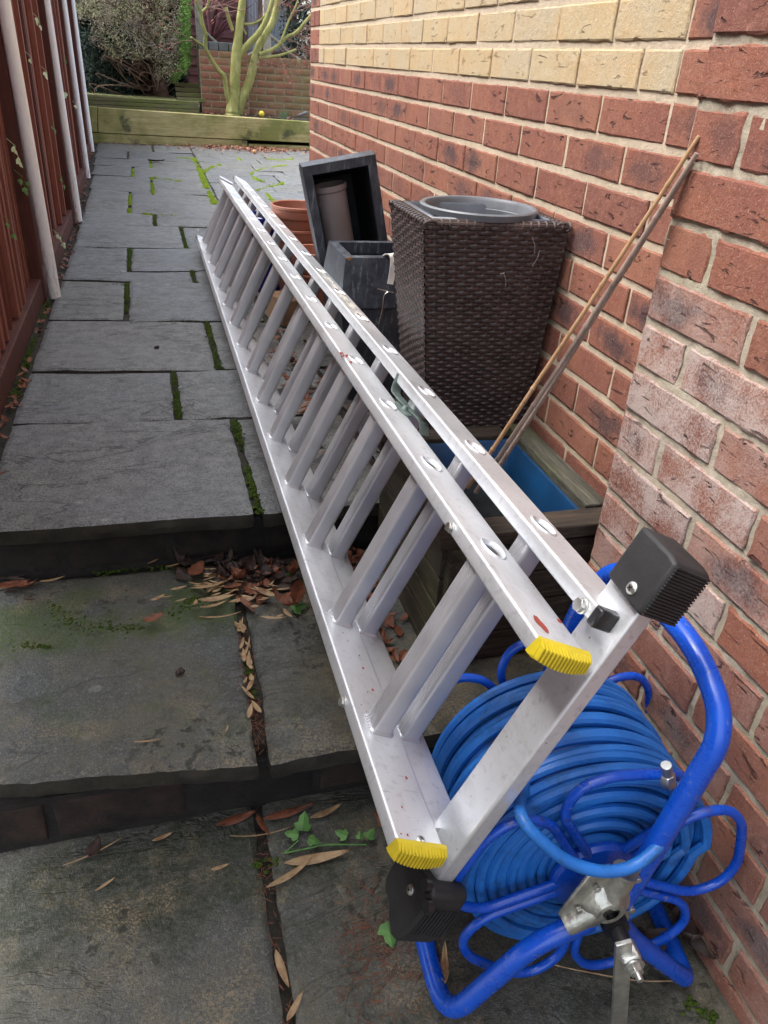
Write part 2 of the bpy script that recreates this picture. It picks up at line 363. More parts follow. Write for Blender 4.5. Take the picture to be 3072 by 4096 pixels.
def hose_mat():
    g = G('blue_rubber_hose'); O = g.pos(); n = g.noise(16, 5, .7, O)
    c = g.ramp(n, [(.3, (.012, .125, .46)), (.7, (.022, .19, .62))])
    d = g.ramp(g.math('ADD', g.math('MULTIPLY', g.noise(75, 5, .8, O), .6), g.math('MULTIPLY', g.noise(9, 3, .6, O), .4)), [(.52, 0), (.66, .75)])
    c = g.mix(d, c, (.02, .045, .07))
    return g.end(c, g.ramp(g.noise(50, 4, .7, O), [(.3, .35), (.7, .55)]), 0, g.bump(g.noise(220, 3, .7, O), .25, .0012))
M_hose = hose_mat()
M_tub = simple('blue_plastic_tub', (.003, .034, .095), .4, 0, .3, 12, .1)
def wood(name, c0, c1, c2, green=0., axis=0, sc=1., rough=.85):
    g = G(name); s = [14, 14, 14]; s[axis] = 1.2; mp = g.obj(tuple(s))
    n = g.noise(3.2 * sc, 6, .7, mp, .8); n2 = g.noise(14 * sc, 5, .75, mp)
    c = g.ramp(n, [(.3, c0), (.5, c1), (.72, c2)])
    c = g.mix(g.ramp(n2, [(.5, 0), (.75, .75)]), c, tuple(x * .35 for x in c0))
    if green:
        c = g.mix(g.math('MULTIPLY', g.ramp(g.noise(5, 4, .65, g.obj()), [(.42, 0), (.62, 1)]), green), c, (.13, .17, .035))
    b = g.bump(n2, .7, .003); b = g.bump(n, .5, .004, b)
    return g.end(c, rough, 0, b, spec=.3)
M_oldwood = wood('weathered_wood', (.025, .020, .015), (.05, .042, .03), (.10, .082, .055), .15, 1)
M_oldwoodx = wood('weathered_wood_cross', (.018, .014, .012), (.045, .034, .025), (.10, .072, .05), .0, 0)
M_mosswood = wood('mossy_weathered_wood', (.024, .022, .018), (.058, .054, .042), (.15, .145, .11), .25, 1)
def fence_mat():
    g = G('stained_fence_wood'); mp = g.obj((14, 14, 1)); a = g.attr()
    n = g.noise(4, 6, .7, mp, .6); n2 = g.noise(20, 5, .7, mp)
    c = g.ramp(g.math('ADD', g.math('MULTIPLY', n, .5), g.math('MULTIPLY', a[0], .5)), [(.2, (.065, .021, .016)), (.5, (.165, .046, .031)), (.8, (.26, .088, .060))])
    c = g.mix(g.ramp(n2, [(.52, 0), (.8, .7)]), c, (.045, .010, .008))
    c = g.mix(g.math('MULTIPLY', g.ramp(g.noise(2.2, 5, .7, g.obj((6, 6, 1.5))), [(.58, 0), (.72, 1)]), .45), c, (.20, .11, .045))
    return g.end(c, .72, 0, g.bump(n2, .6, .003), spec=.35)
M_fence = fence_mat()
M_white = None
def pipe_mat():
    g = G('white_painted_pipe'); O = g.obj(); mp = g.obj((12, 12, 2.2))
    n = g.ramp(g.noise(7, 6, .75, mp), [(.50, 0), (.66, 1)]); z = g.sep(g.tc.outputs['Object'])[2]
    low = g.ramp(g.math('ADD', z, g.math('MULTIPLY', g.noise(9, 4, .7, O), .5)), [(.25, .9), (.55, .15)])
    c = g.mix(g.math('MULTIPLY', n, low), (.84, .84, .85), (.25, .11, .085))
    return g.end(c, .35, 0, g.bump(g.noise(30, 4, .6, O), .15, .002))
M_white = pipe_mat()
def dark_planter():
    g = G('charcoal_fibreclay'); O = g.obj(); mp = g.obj((30, 30, 3.5))
    st = g.ramp(g.noise(3, 5, .75, mp), [(.54, 0), (.70, 1)]); pt = g.ramp(g.noise(16, 5, .7, O), [(.42, 0), (.7, 1)])
    sp = g.ramp(g.noise(160, 3, .8, O), [(.62, 0), (.72, 1)])
    c = g.mix(g.math('MULTIPLY', st, g.math('ADD', g.math('MULTIPLY', pt, .6), .25)), g.mix(pt, (.020, .024, .034), (.055, .065, .08)), (.30, .33, .37))
    c = g.mix(g.math('MULTIPLY', sp, g.math('MULTIPLY', pt, .8)), c, (.30, .33, .37))
    return g.end(c, g.ramp(pt, [(0, .42), (1, .68)]), 0, g.bump(g.noise(60, 4, .7, O), .3, .002))
M_char = dark_planter()
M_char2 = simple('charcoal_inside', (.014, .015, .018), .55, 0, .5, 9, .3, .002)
M_pvc = simple('taupe_plastic', (.21, .175, .17), .5, 0, .25, 4, .1)
M_grey = simple('grey_plastic_rim', (.115, .122, .135), .42, 0, .2, 20, .1)
M_greyd = simple('dark_grey_plastic', (.07, .08, .10), .35, 0, .25, 10, .1)
M_wick = simple('brown_rattan', (.050, .035, .032), .36, 0, .4, 22, .1, .0004)
M_terra = simple('terracotta_plastic', (.34, .135, .085), .5, 0, .14, 8, .08)
M_cobalt = simple('cobalt_glaze', (.008, .02, .22), .2, 0, .3, 10, .05)
def cane_mat(name, c0, c1):
    g = G(name); n = g.noise(6, 5, .7, g.obj((20, 20, 2))); c = g.ramp(n, [(.3, c0), (.7, c1)])
    c = g.mix(g.ramp(g.noise(26, 4, .7, g.obj()), [(.55, 0), (.7, .6)]), c, tuple(x * .35 for x in c0))
    return g.end(c, .45, 0, g.bump(n, .2, .001))
M_cane = cane_mat('golden_bamboo', (.30, .16, .07), (.46, .30, .17)); M_cane2 = cane_mat('grey_bamboo', (.19, .14, .115), (.34, .26, .21))
def leaf_mat(name, cs, tr=0):
    g = G(name); r = g.rnd(); n = g.noise(40, 4, .7, g.pos())
    c = g.ramp(g.noise(38, 2, .6, g.pos((1, 1, 1))), [(.25 + .5 * i / max(1, len(cs) - 1), q) for i, q in enumerate(cs)])
    c = g.mix(g.ramp(n, [(.5, 0), (.75, .5)]), c, tuple(x * .4 for x in cs[0]))
    return g.end(c, .6, 0, g.bump(g.noise(120, 3, .6, g.pos()), .3, .001))
M_straw = leaf_mat('straw_leaf', [(.26, .15, .07), (.38, .26, .135), (.20, .09, .04)])
M_brown = leaf_mat('brown_leaf', [(.10, .036, .020), (.20, .062, .026), (.045, .02, .014)])
M_dark = leaf_mat('wet_dark_leaf', [(.022, .015, .013), (.05, .028, .022), (.015, .012, .011)])
M_ivy = leaf_mat('ivy_leaf', [(.055, .15, .035), (.09, .22, .045), (.04, .10, .02)])
M_ivy2 = leaf_mat('pale_ivy_leaf', [(.38, .46, .25), (.50, .56, .38), (.30, .44, .10)])
M_bark = simple('green_maple_bark', (.20, .21, .045), .8, 0, .35, 9, .5, .004)
def bark():
    g = G('green_maple_bark'); P = g.pos((1, 1, .35)); c = g.ramp(g.noise(9, 5, .7, P), [(.3, (.14, .155, .045)), (.5, (.27, .27, .08)), (.72, (.44, .43, .19))])
    c = g.mix(g.ramp(g.noise(40, 4, .7, P), [(.55, 0), (.75, .6)]), c, (.08, .085, .04))
    return g.end(c, .8, 0, g.bump(g.noise(30, 5, .7, P), .5, .006))
M_bark = bark()
M_twig = simple('twig', (.22, .13, .10), .8, 0, .3, 20); M_redbud = simple('red_bud', (.40, .10, .08), .7, 0, .3, 30)
M_conbark = simple('brown_bark', (.14, .085, .06), .9, 0, .4, 20, .8, .006)
M_con1 = simple('dull_conifer', (.34, .34, .20), .85, 0, .45, 9, .2); M_con2 = simple('fresh_conifer', (.15, .28, .06), .8, 0, .35, 12, .2)
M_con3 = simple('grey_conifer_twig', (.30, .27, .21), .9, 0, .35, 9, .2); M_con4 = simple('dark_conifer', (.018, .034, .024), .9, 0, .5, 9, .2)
def sleeper_mat():
    g = G('green_sleeper'); mp = g.obj((1.3, 12, 14)); n = g.noise(2.6, 6, .7, mp, 1.2); n2 = g.noise(12, 5, .7, mp); O = g.obj()
    c = g.ramp(n, [(.3, (.25, .21, .085)), (.5, (.39, .34, .15)), (.7, (.50, .44, .22))])
    c = g.mix(g.ramp(n2, [(.5, 0), (.8, .5)]), c, (.10, .085, .04))
    c = g.mix(g.ramp(g.noise(2.1, 4, .6, O), [(.45, 0), (.62, .8)]), c, (.13, .15, .028))
    c = g.mix(g.ramp(g.noise(3.3, 4, .65, O), [(.58, 0), (.68, .8)]), c, (.035, .045, .022))
    return g.end(c, .85, 0, g.bump(n2, .5, .004))
M_sleep = sleeper_mat()
M_deck = wood('mossy_decking', (.10, .095, .05), (.17, .16, .08), (.26, .24, .14), .6, 0)
M_shed = wood('dark_shed_boards', (.085, .035, .035), (.12, .05, .05), (.17, .075, .07), 0, 0)
M_frame = simple('brown_window_frame', (.09, .055, .05), .5, 0, .2, 10)
M_post = simple('grey_post', (.33, .32, .28), .85, 0, .25, 12)
M_rope = simple('old_rope', (.22, .21, .17), .9, 0, .3, 60, .8, .004)
def curtain():
    g = G('white_curtain'); x = g.sep(g.obj())[0]; w_ = g.math('SINE', g.math('MULTIPLY', x, 150)); c = g.mix(g.ramp(w_, [(.2, 0), (.8, 1)]), (.60, .64, .72), (.85, .87, .90))
    return g.end(c, .9, 0)
M_curt = curtain()
def glass():
    g = G('window_glass'); g.b.inputs['Transmission Weight'].default_value = 1; return g.end((.9, .93, .95), .03)
M_glass = glass()
M_cord = simple('purple_strap_leaf', (.12, .035, .045), .6, 0, .4, 20); M_yball = simple('yellow_ball', (.75, .62, .05), .6); M_tan = simple('tan_ball', (.50, .26, .13), .6)
M_label = simple('white_plastic', (.72, .72, .68), .4); M_red = simple('red_oxide_paint', (.30, .045, .028), .55, 0, .2, 60)
M_tanwood = simple('pale_timber_offcut', (.30, .19, .11), .8, 0, .3, 20)

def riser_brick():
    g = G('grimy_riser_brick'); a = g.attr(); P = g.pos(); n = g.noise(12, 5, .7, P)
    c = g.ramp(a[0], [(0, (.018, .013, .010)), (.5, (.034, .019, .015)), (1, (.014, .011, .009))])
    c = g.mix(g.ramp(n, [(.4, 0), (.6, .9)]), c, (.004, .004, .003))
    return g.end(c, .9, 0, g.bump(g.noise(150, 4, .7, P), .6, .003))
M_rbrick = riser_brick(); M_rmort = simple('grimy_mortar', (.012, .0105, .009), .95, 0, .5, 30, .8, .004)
# ================================================================ brickwork
def brick_face(mb, O, U, N, s0, s1, z0, z1, ty=0, ef=0, proud=.007, res=.02, chip=.0025):
    """one brick: front grid with worn rounded arrises, sides running back into the mortar"""
    Z = Vector((0, 0, 1)); r = random.random()
    nx = max(2, int(round((s1 - s0) / res))); nzc = max(2, int(round((z1 - z0) / res)))
    tilt = random.uniform(-.0012, .0012); pr = proud + random.uniform(-.0015, .0015)
    ex = .0035 / (s1 - s0); ez = .0035 / (z1 - z0); xs = [0, ex] + [i / nx for i in range(1, nx)] + [1 - ex, 1]; zs = [0, ez] + [i / nzc for i in range(1, nzc)] + [1 - ez, 1]
    W = s1 - s0; H = z1 - z0; vs = []; uv = []
    seed = random.uniform(0, 90)
    for j, b in enumerate(zs):
        for i, a in enumerate(xs):
            x = s0 + W * a; z = z0 + H * b; d = pr + tilt * (a - .5) * 2
            ed = (i in (0, len(xs) - 1)) or (j in (0, len(zs) - 1))
            if ed:
                d -= .0016 + chip * max(0, nz(x * 40 + seed, z * 40)) * 1.6
                k = chip * (.25 + nz(x * 55, z * 55, seed) * .9)
                x += k * ((i == 0) - (i == len(xs) - 1)); z += k * ((j == 0) - (j == len(zs) - 1))
            else: d += nz(x * 30 + seed, z * 30) * .0007
            vs.append(O + U * x + N * d + Z * z); uv.append((a, b))
    n = len(xs); m = len(zs)
    base = len(mb.v); mb.v += vs
    def addf(f, u):
        mb.uv[len(mb.f)] = u; mb.c[len(mb.f)] = (r, ty, ef); mb.f.append(f); mb.m.append(0)
    for j in range(m - 1):
        for i in range(n - 1):
            q = (j * n + i, j * n + i + 1, (j + 1) * n + i + 1, (j + 1) * n + i)
            addf(tuple(base + k for k in q), [uv[k] for k in q])
    ring = [i for i in range(n)] + [j * n + n - 1 for j in range(1, m)] + [(m - 1) * n + i for i in range(n - 2, -1, -1)] + [j * n for j in range(m - 2, 0, -1)]
    b2 = len(mb.v); mb.v += [vs[k] - N * (pr + .004) for k in ring]
    for i in range(len(ring)):
        k = (i + 1) % len(ring); addf((b2 + i, b2 + k, base + ring[k], base + ring[i]), [uv[ring[i]], uv[ring[k]], uv[ring[k]], uv[ring[i]]])
def mortar_sheet(mb, O, U, N, s0, s1, z0, z1, step=.03, amp=.0015, m=1, off=0):
    nx = max(1, int((s1 - s0) / step)); nzc = max(1, int((z1 - z0) / step)); vs = []
    for j in range(nzc + 1):
        for i in range(nx + 1):
            x = s0 + (s1 - s0) * i / nx; z = z0 + (z1 - z0) * j / nzc
            vs.append(O + U * x + Vector((0, 0, z)) + N * (off + amp * nz(x * 25, z * 25)))
    b = len(mb.v); mb.v += vs
    for j in range(nzc):
        for i in range(nx):
            mb.uv[len(mb.f)] = [(0, 0)] * 4; mb.c[len(mb.f)] = (0, 0, 0); mb.m.append(m)
            mb.f.append((b + j * (nx + 1) + i, b + j * (nx + 1) + i + 1, b + (j + 1) * (nx + 1) + i + 1, b + (j + 1) * (nx + 1) + i))
ztop = 1.95
house = thing('house_wall', (0, -1.7, -.9), 'red brick house wall with a cream brick band, running beside the path to the patio', 'brick wall')
mb = MB(); O = Vector((0, 0, 0)); U = Vector((0, -1, 0)); N = Vector((-1, 0, 0)); J = .005
for c in range(-16, 26):
    z0, z1 = c * .075 + .0062, (c + 1) * .075 - .0062
    half = (c % 2 == 0) if c >= 0 else (c % 2 == 0)       # c=0 : first cream course, half-bond
    ph = .1125 if (c % 2 == 0) else 0.0
    edges = []
    k = 0
    if ph: edges = [0, .1125]; s = .1125
    else: edges = [0]; s = 0
    while s < 3.36: s += .225; edges.append(s)
    if c >= 0:
        edges = sorted(set([round(e, 4) for e in edges] + [.225, 3.15]))
        if ph: edges = [e for e in edges if not (.0 < abs(e - .225) < .05)]
    for a, b in zip(edges[:-1], edges[1:]):
        if a >= 3.36: break
        b_ = min(b, 3.40)
        if b_ - a < .03: continue
        ty = 1.0 if (c >= 0 and a >= .22 and b <= 3.16) else 0.0
        res = .03 if a < 1.6 else .018
        brick_face(mb, O, U, N, a + .0038, b_ - .0038, z0, z1, ty, .0, proud=.0036, res=res)
mortar_sheet(mb, O, U, N, -.0, 3.40, -1.2, ztop, .05)
# end face (towards patio) and top
mb.add([(0, 0, -1.2), (.3, 0, -1.2), (.3, 0, ztop), (0, 0, ztop)], [(0, 1, 2, 3)], 1)
mb.uv[len(mb.f) - 1] = [(0, 0)] * 4; mb.c[len(mb.f) - 1] = (0, 0, 0)
mb.build('wall_face', [M_brick, M_mortar], house, ang=13)
# end quoin bricks of the far corner
mb = MB(); U2 = Vector((1, 0, 0)); N2 = Vector((0, 1, 0))
for c in range(-14, 26):
    z0, z1 = c * .075 + J, (c + 1) * .075 - J; s = .0; e = [0, .1125 if c % 2 else .225]
    while e[-1] < 2.6: e.append(e[-1] + .225)
    for a, b in zip(e[:-1], e[1:]): brick_face(mb, Vector((0, 0.001, 0)), U2, N2, a + J, b - J, z0, z1, 0, 0, .006, .06)
mortar_sheet(mb, Vector((0, 0.001, 0)), U2, N2, 0, 2.7, -1.2, ztop, .2)
mb.build('end_face', [M_brick, M_mortar], house, ang=50)
# pier
PX = -.096; PY = -3.353
mb = MB(); O = Vector((PX, PY, 0))
for c in range(-13, 32):
    z1 = -.2635 - .075 * c + .0375 + .0 - J; z0 = z1 - .075 + 2 * J
    if z0 > ztop: continue
    edges = [0, .225] if c % 2 == 0 else [0, .1125]
    while edges[-1] < 3.2: edges.append(edges[-1] + .225)
    if z1 < -1.19: continue
    for a, b in zip(edges[:-1], edges[1:]):
        ef = 0
        if 0 <= c <= 6 and a < .35: ef = max(0, (.95 if 1 <= c <= 4 else .45) - a * 2.4)
        if c in (1, 2, 3, 4, 5) and a < .12: ef = .95
        if 5 < c and a < .6: ef = max(ef, random.choice([0, .1, .25]))
        brick_face(mb, O, U, N, a + J + (0 if a else -.005), b - J, z0, z1, 0, ef, proud=.0055, res=.012 if a < 1.2 else .03, chip=.0042)
    # short return at the corner towards the main wall
    brick_face(mb, Vector((PX, PY, 0)), Vector((1, 0, 0)), Vector((0, 1, 0)), 0, .098, z0, z1, 0, .3, .006, .03, .003)
mortar_sheet(mb, O, U, N, -.001, 3.2, -1.2, ztop, .012, .004, 1, .0015)
mortar_sheet(mb, Vector((PX, PY, 0)), Vector((1, 0, 0)), Vector((0, 1, 0)), 0, .098, -1.2, ztop, .03)
mb.build('pier_face', [M_brick, M_mortar2], house, ang=13)
mb = MB(); mb.bb(.02, .3, -6.5, -.01, -1.2, ztop); mb.bb(-.08, .02, -6.5, PY - .01, -1.2, ztop); mb.build('wall_core', M_mortar, house)

# ================================================================ ground, steps, paving
mb = MB(); mb.add([(-80, -80, -1.32), (80, -80, -1.32), (80, 120, -1.32), (-80, 120, -1.32)], [(0, 1, 2, 3)]); g_ = mb.build('ground', M_ground); tag(g_, kind='structure')
def slab(mb, P, zf, th=.035, res=.02, seed=0, amp=.0042, front=False, side=True, wav=.0055, moss=0, tilt=.0015, green=0):
    """P: 4 plan corners (x,y) near-left, near-right, far-right, far-left"""
    P = [Vector((p[0], p[1], 0)) for p in P]; r = random.random()
    tx, ty_ = random.uniform(-tilt, tilt), random.uniform(-tilt, tilt)
    Lx = (P[1] - P[0]).length; Ly = (P[3] - P[0]).length
    nx = max(3, int(Lx / res)); ny = max(3, int(Ly / res)); vs = []
    A = [0, .012 / Lx] + [i / nx for i in range(1, nx)] + [1 - .012 / Lx, 1]; B = [0, .012 / Ly] + [i / ny for i in range(1, ny)] + [1 - .012 / Ly, 1]
    A = sorted(A); B = sorted(B)
    for j, b in enumerate(B):
        for i, a in enumerate(A):
            p = P[0] * (1 - a) * (1 - b) + P[1] * a * (1 - b) + P[2] * a * b + P[3] * (1 - a) * b
            x, y = p.x, p.y
            h = fbm((x * 2.1, y * 4.5, seed), 5) * amp
            q = fbm((x * 1.3 + 9, y * 3.6, seed + 5), 4); h += (math.floor(q * 3.5) * .35 + q * .4) * amp
            h += tx * (a - .5) * 2 + ty_ * (b - .5) * 2
            if i in (0, len(A) - 1) or j in (0, len(B) - 1):
                h -= .004 + .003 * max(0, nz(x * 25, y * 25, seed))
                k = wav * nz(x * 9, y * 9, seed + 3) + wav * .5 * nz(x * 37, y * 37, seed)
                y += k * ((j == 0) - (j == len(B) - 1)) - (abs(k) * .0); x += k * ((i == 0) - (i == len(A) - 1))
            vs.append(Vector((x, y, zf(y) + h)))
    n, m = len(A), len(B); base = len(mb.v); mb.v += vs
    for j in range(m - 1):
        for i in range(n - 1):
            mb.c[len(mb.f)] = (r, moss(vs[j * n + i]) if callable(moss) else moss, green); mb.m.append(0)
            mb.f.append(tuple(base + k for k in (j * n + i, j * n + i + 1, (j + 1) * n + i + 1, (j + 1) * n + i)))
    ring = [i for i in range(n)] + [j * n + n - 1 for j in range(1, m)] + [(m - 1) * n + i for i in range(n - 2, -1, -1)] + [j * n for j in range(m - 2, 0, -1)]
    prev = [base + k for k in ring]
    for lv, dz in enumerate((th * .5, th)):
        b2 = len(mb.v)
        for k in ring:
            v = vs[k].copy(); v.z -= dz
            bulge = .003 * nz(v.x * 30, v.y * 30, v.z * 60) + (.003 if lv == 0 else -.002)
            c = (P[0] + P[2]) / 2; d = Vector((v.x - c.x, v.y - c.y, 0)); d.normalize(); v += d * bulge; mb.v.append(v)
        for i in range(len(ring)):
            k = (i + 1) % len(ring); mb.c[len(mb.f)] = (r, .4, 0); mb.m.append(1); mb.f.append((b2 + i, b2 + k, prev[k], prev[i]))
        prev = [b2 + i for i in range(len(ring))]
def rw(u, v): p = ong(u, v); return p.x, p.y
def z1px(x, y): return (100 + x * .7233) * .54004, (500 + y * .7233) * .54004
yy = lambda x, y: ong(*z1px(x, y)).y
mb = MB(); g = .011
XL = -1.252; XR = -.005
def row(ya, yb, xs, res, yaL=None, ybL=None, last=None):
    """row between ya (near) and yb (far); xs = list of joint centres; yaL/ybL allow skew at the left edge"""
    e = [XL if ya < 1 else XL - .02 * (ya - 1)] + xs; yaL = ya if yaL is None else yaL; ybL = yb if ybL is None else ybL
    e.append(XR if ya < -.02 else (last if last is not None else -.34))
    for a, b in zip(e[:-1], e[1:]):
        f = lambda x: max(0, min(1, (x + 1.25) / .65))
        ya0, ya1 = yaL + (ya - yaL) * f(a), yaL + (ya - yaL) * f(b); yb0, yb1 = ybL + (yb - ybL) * f(a), ybL + (yb - ybL) * f(b)
        slab(mb, [(a + g, ya0 + .005), (b - g, ya1 + .005), (b - g, yb1 - .005), (a + g, yb0 - .005)], zt, res=res, seed=random.uniform(0, 50))
row(-2.885, -2.313, [-.656, -.33], .014, -2.868, -2.285)
row(-2.307, -1.905, [-.804, -.33], .016, -2.285, -1.852)
row(-1.898, -1.332, [-.656, -.40], .018, -1.852, -1.268)
row(-1.325, -.715, [-.960, -.42], .02, -1.268, -.61)
row(-.709, -.435, [-.660, -.3], .022, -.61, -.46)
y5 = yy(700, 680); y6 = yy(700, 560); y7 = yy(700, 492); y8 = yy(700, 385); y9 = yy(700, 292); y10 = yy(700, 237); y11 = yy(700, 195)
row(-.430, y5, [-.956, -.42], .025, -.46, y5 + .03)
row(y5 + .004, y6, [-.660], .03, y5 + .03, y6 + .05)
row(y6 + .004, y7, [-.81], .03, y6 + .05, y7 + .06)
row(y7 + .004, y8, [-.965], .035, y7 + .06, y8 + .25)
row(y8 + .004, y9, [-.80], .04, y8 + .25, y9 + .1)
row(y9 + .004, y10, [-.95], .05, y9 + .1, y10 + .1)
row(y10 + .004, y11, [-.79], .06, y10 + .1, y11 + .1)
yS = 5.55
row(y11 + .004, (y11 + yS) / 2, [-1.0], .08, y11 + .1); row((y11 + yS) / 2, yS + .2, [-.75], .08)
# patio to the right of the diagonal joint
yv = .0; k = 0
while yv < yS + .1:
    h = [.42, .56, .28, .56, .42][k % 5]; xs = -.34; k += 1
    while xs < 5:
        wd = random.choice([.42, .56, .84]) if xs > -.3 else .50 + .12 * (k % 3)
        slab(mb, [(xs + .004, yv + .004), (xs + wd - .004, yv + .004), (xs + wd - .004, yv + h - .004), (xs + .004, yv + h - .004)], zt, res=.05, seed=random.uniform(0, 50)); xs += wd
    yv += h
pav = mb.build('paving', [M_slab, M_edge], ang=24, origin=(0, 0, 0)); tag(pav, kind='structure')
mb = MB(); nn = 60
mb.add([(-1.6, -2.83, zt(-2.83) - .012), (1, -2.83, zt(-2.83) - .012), (6, 0, zt(0) - .012), (-1.6, 0, zt(0) - .012), (6, 6, zt(1) - .012), (-2, 6, zt(1) - .012)], [(0, 1, 2, 3), (3, 2, 4, 5)])
tag(mb.build('path_bed', M_soil), kind='structure')
# ---- the two steps
def step_front(y, x0, x1, ztop_, zbot, nm):
    mb = MB(); O = Vector((x0, y, 0)); U = Vector((1, 0, 0)); N = Vector((0, -1, 0)); h = (ztop_ - zbot); s = 0; rows = [(zbot + .004, ztop_ - .008)]
    while s < x1 - x0: brick_face(mb, O, U, N, s + J, s + .215, zbot + .012, ztop_ - .012, 0, 0, .002, .015, .002); s += .225
    mortar_sheet(mb, O, U, N, 0, x1 - x0, zbot - .02, ztop_, .03, .003)
    mb.bb(x0, x1, y + .002, y + .1, zbot - .02, ztop_ - .003, 1)
    for i in range(len(mb.f) - 6, len(mb.f)): mb.uv[i] = [(0, 0)] * 4; mb.c[i] = (0, 0, 0)
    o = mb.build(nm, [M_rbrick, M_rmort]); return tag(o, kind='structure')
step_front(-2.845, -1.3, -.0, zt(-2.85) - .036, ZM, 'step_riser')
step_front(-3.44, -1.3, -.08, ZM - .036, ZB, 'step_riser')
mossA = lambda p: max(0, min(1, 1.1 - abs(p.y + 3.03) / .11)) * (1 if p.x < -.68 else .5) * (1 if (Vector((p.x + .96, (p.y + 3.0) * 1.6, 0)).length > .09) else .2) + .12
mb = MB()
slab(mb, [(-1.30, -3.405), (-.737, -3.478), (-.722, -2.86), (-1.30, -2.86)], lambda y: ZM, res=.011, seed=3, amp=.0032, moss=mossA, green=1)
slab(mb, [(-.714, -3.478), (-.10, -3.462), (-.10, -2.86), (-.70, -2.86)], lambda y: ZM, res=.013, seed=8, amp=.0032, moss=.25)
tag(mb.build('middle_step', [M_step, M_edge], ang=60, origin=(0, 0, 0)), kind='structure')
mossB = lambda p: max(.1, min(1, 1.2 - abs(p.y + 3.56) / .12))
mb = MB()
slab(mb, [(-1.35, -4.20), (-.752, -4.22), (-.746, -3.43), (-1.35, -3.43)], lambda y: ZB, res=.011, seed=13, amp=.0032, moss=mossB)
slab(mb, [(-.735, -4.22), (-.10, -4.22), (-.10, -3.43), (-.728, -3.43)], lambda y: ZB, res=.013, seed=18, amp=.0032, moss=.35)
for i, y in enumerate((-4.23, -4.84, -5.45)): slab(mb, [(-1.35, y - .6), (-.1, y - .6), (-.1, y), (-1.35, y)], lambda y: ZB, res=.05, seed=i)
tag(mb.build('lower_paving', [M_step, M_edge], ang=60, origin=(0, 0, 0)), kind='structure')
mb = MB(); mb.bb(-1.5, .0, -6.2, -2.9, -1.3, ZB - .012); mb.bb(-1.5, .0, -3.42, -2.84, ZB - .1, ZM - .014); tag(mb.build('step_bed', M_soil), kind='structure')

# ================================================================ moss in the joints (uncountable)
def moss_strip(mb, pts, wd, h=.006, dens=1.0, zf=zt, br=0):
    pts = [Vector((p[0], p[1], 0)) for p in pts]
    for a, b in zip(pts[:-1], pts[1:]):
        L = (b - a).length; n = int(L * 900 * dens * wd / .02); t = (b - a).normalized() if L else Vector((1, 0, 0)); s = Vector((-t.y, t.x, 0))
        for _ in range(n):
            f = random.random(); gate = nz((a + t * L * f).x * 6, (a + t * L * f).y * 6, 4) + .30
            if gate < random.random() * .55: continue
            c = a + t * (L * f) + s * random.gauss(0, wd * (.22 + .14 * nz(f * 9, a.x * 7))); r = random.uniform(.002, .0052) * (1 + br)
            z = zf(c.y) - .006 + random.uniform(0, h) * max(.1, 1 - abs((c - a).dot(s)) / wd)
            vs = []; k = 5; a0 = random.random() * 6
            for i in range(k): vs.append((c.x + r * cos(a0 + 2 * pi * i / k), c.y + r * sin(a0 + 2 * pi * i / k), z + random.uniform(-.001, .002)))
            vs.append((c.x + random.uniform(-.3, .3) * r, c.y + random.uniform(-.3, .3) * r, z + r * .9))
            mb.add(vs, [(i, (i + 1) % k, k) for i in range(k)])
mb = MB()
for x, ya, yb in ((-.652, -2.875, -2.325), (-.804, -2.30, -1.91), (-.656, -1.89, -1.34), (-.960, -1.31, -.68), (-.660, -.71, -.44), (-.956, -.43, y5), (-.66, y5, y6), (-.81, y6, y7)):
    moss_strip(mb, [(x, ya), (x, yb)], .022, .009, 1.2)
for (x, y) in ((-.724, -3.30),): moss_strip(mb, [(-.726, -3.40), (-.722, -3.18)], .015, .008, 1, lambda y: ZM)
for y in (-1.325, -.71, y5, y6): moss_strip(mb, [(-1.24, y + .02), (-.3, y)], .008, .003, .5)
moss_strip(mb, [(-1.262, -2.2), (-1.27, -.6)], .03, .006, .5)
arc = [onz(u, v, ZM) for u, v in ((95, 1262), (108, 1305), (165, 1340), (250, 1358), (330, 1345), (395, 1318), (430, 1290))]
arc = [(p.x, p.y) for p in spline(arc, 5)]; moss_strip(mb, arc, .075, .004, 1.1, lambda y: ZM + .001)
moss_strip(mb, [(p.x, p.y) for p in spline([onz(u, v, ZM) for u, v in ((150, 1235), (230, 1228), (330, 1222), (400, 1228))], 4)], .05, .004, .7, lambda y: ZM + .001)
moss_strip(mb, [(p.x, p.y) for p in [onz(u, v, ZM) for u, v in ((20, 1400), (60, 1392), (110, 1398))]], .02, .006, .6, lambda y: ZM + .001)
moss_strip(mb, [(p.x, p.y) for p in spline([onz(u, v, ZB) for u, v in ((500, 1900), (560, 1870), (620, 1850), (660, 1880))], 4)], .035, .004, .3, lambda y: ZB + .001)
moss_strip(mb, [(p.x, p.y) for p in [onz(u, v, ZB) for u, v in ((1470, 2165), (1520, 2185), (1545, 2205))]], .03, .012, .9, lambda y: ZB + .002)
tag(mb.build('moss', M_moss, origin=(0, 0, 0)), kind='stuff')
mb = MB()
for x, ya, yb in ((-.965, y7, y8), (-.80, y8, y9), (-.95, y9, y10), (-.79, y10, y11)): moss_strip(mb, [(x, ya + .02), (x, yb - .02)], .018, .008, .7, br=1.2)
dg = [rw(*z1px(*p)) for p in ((935, 185), (955, 225), (970, 260), (1005, 345), (1050, 440))]
moss_strip(mb, dg, .045, .014, .65, br=1.6)
moss_strip(mb, [rw(*z1px(*p)) for p in ((985, 265), (1030, 235), (1075, 220))], .04, .01, .5, br=2)
cc = [rw(*z1px(*p)) for p in ((1440, 222), (1350, 238), (1290, 250), (1255, 268), (1268, 292), (1310, 310), (1400, 318))]
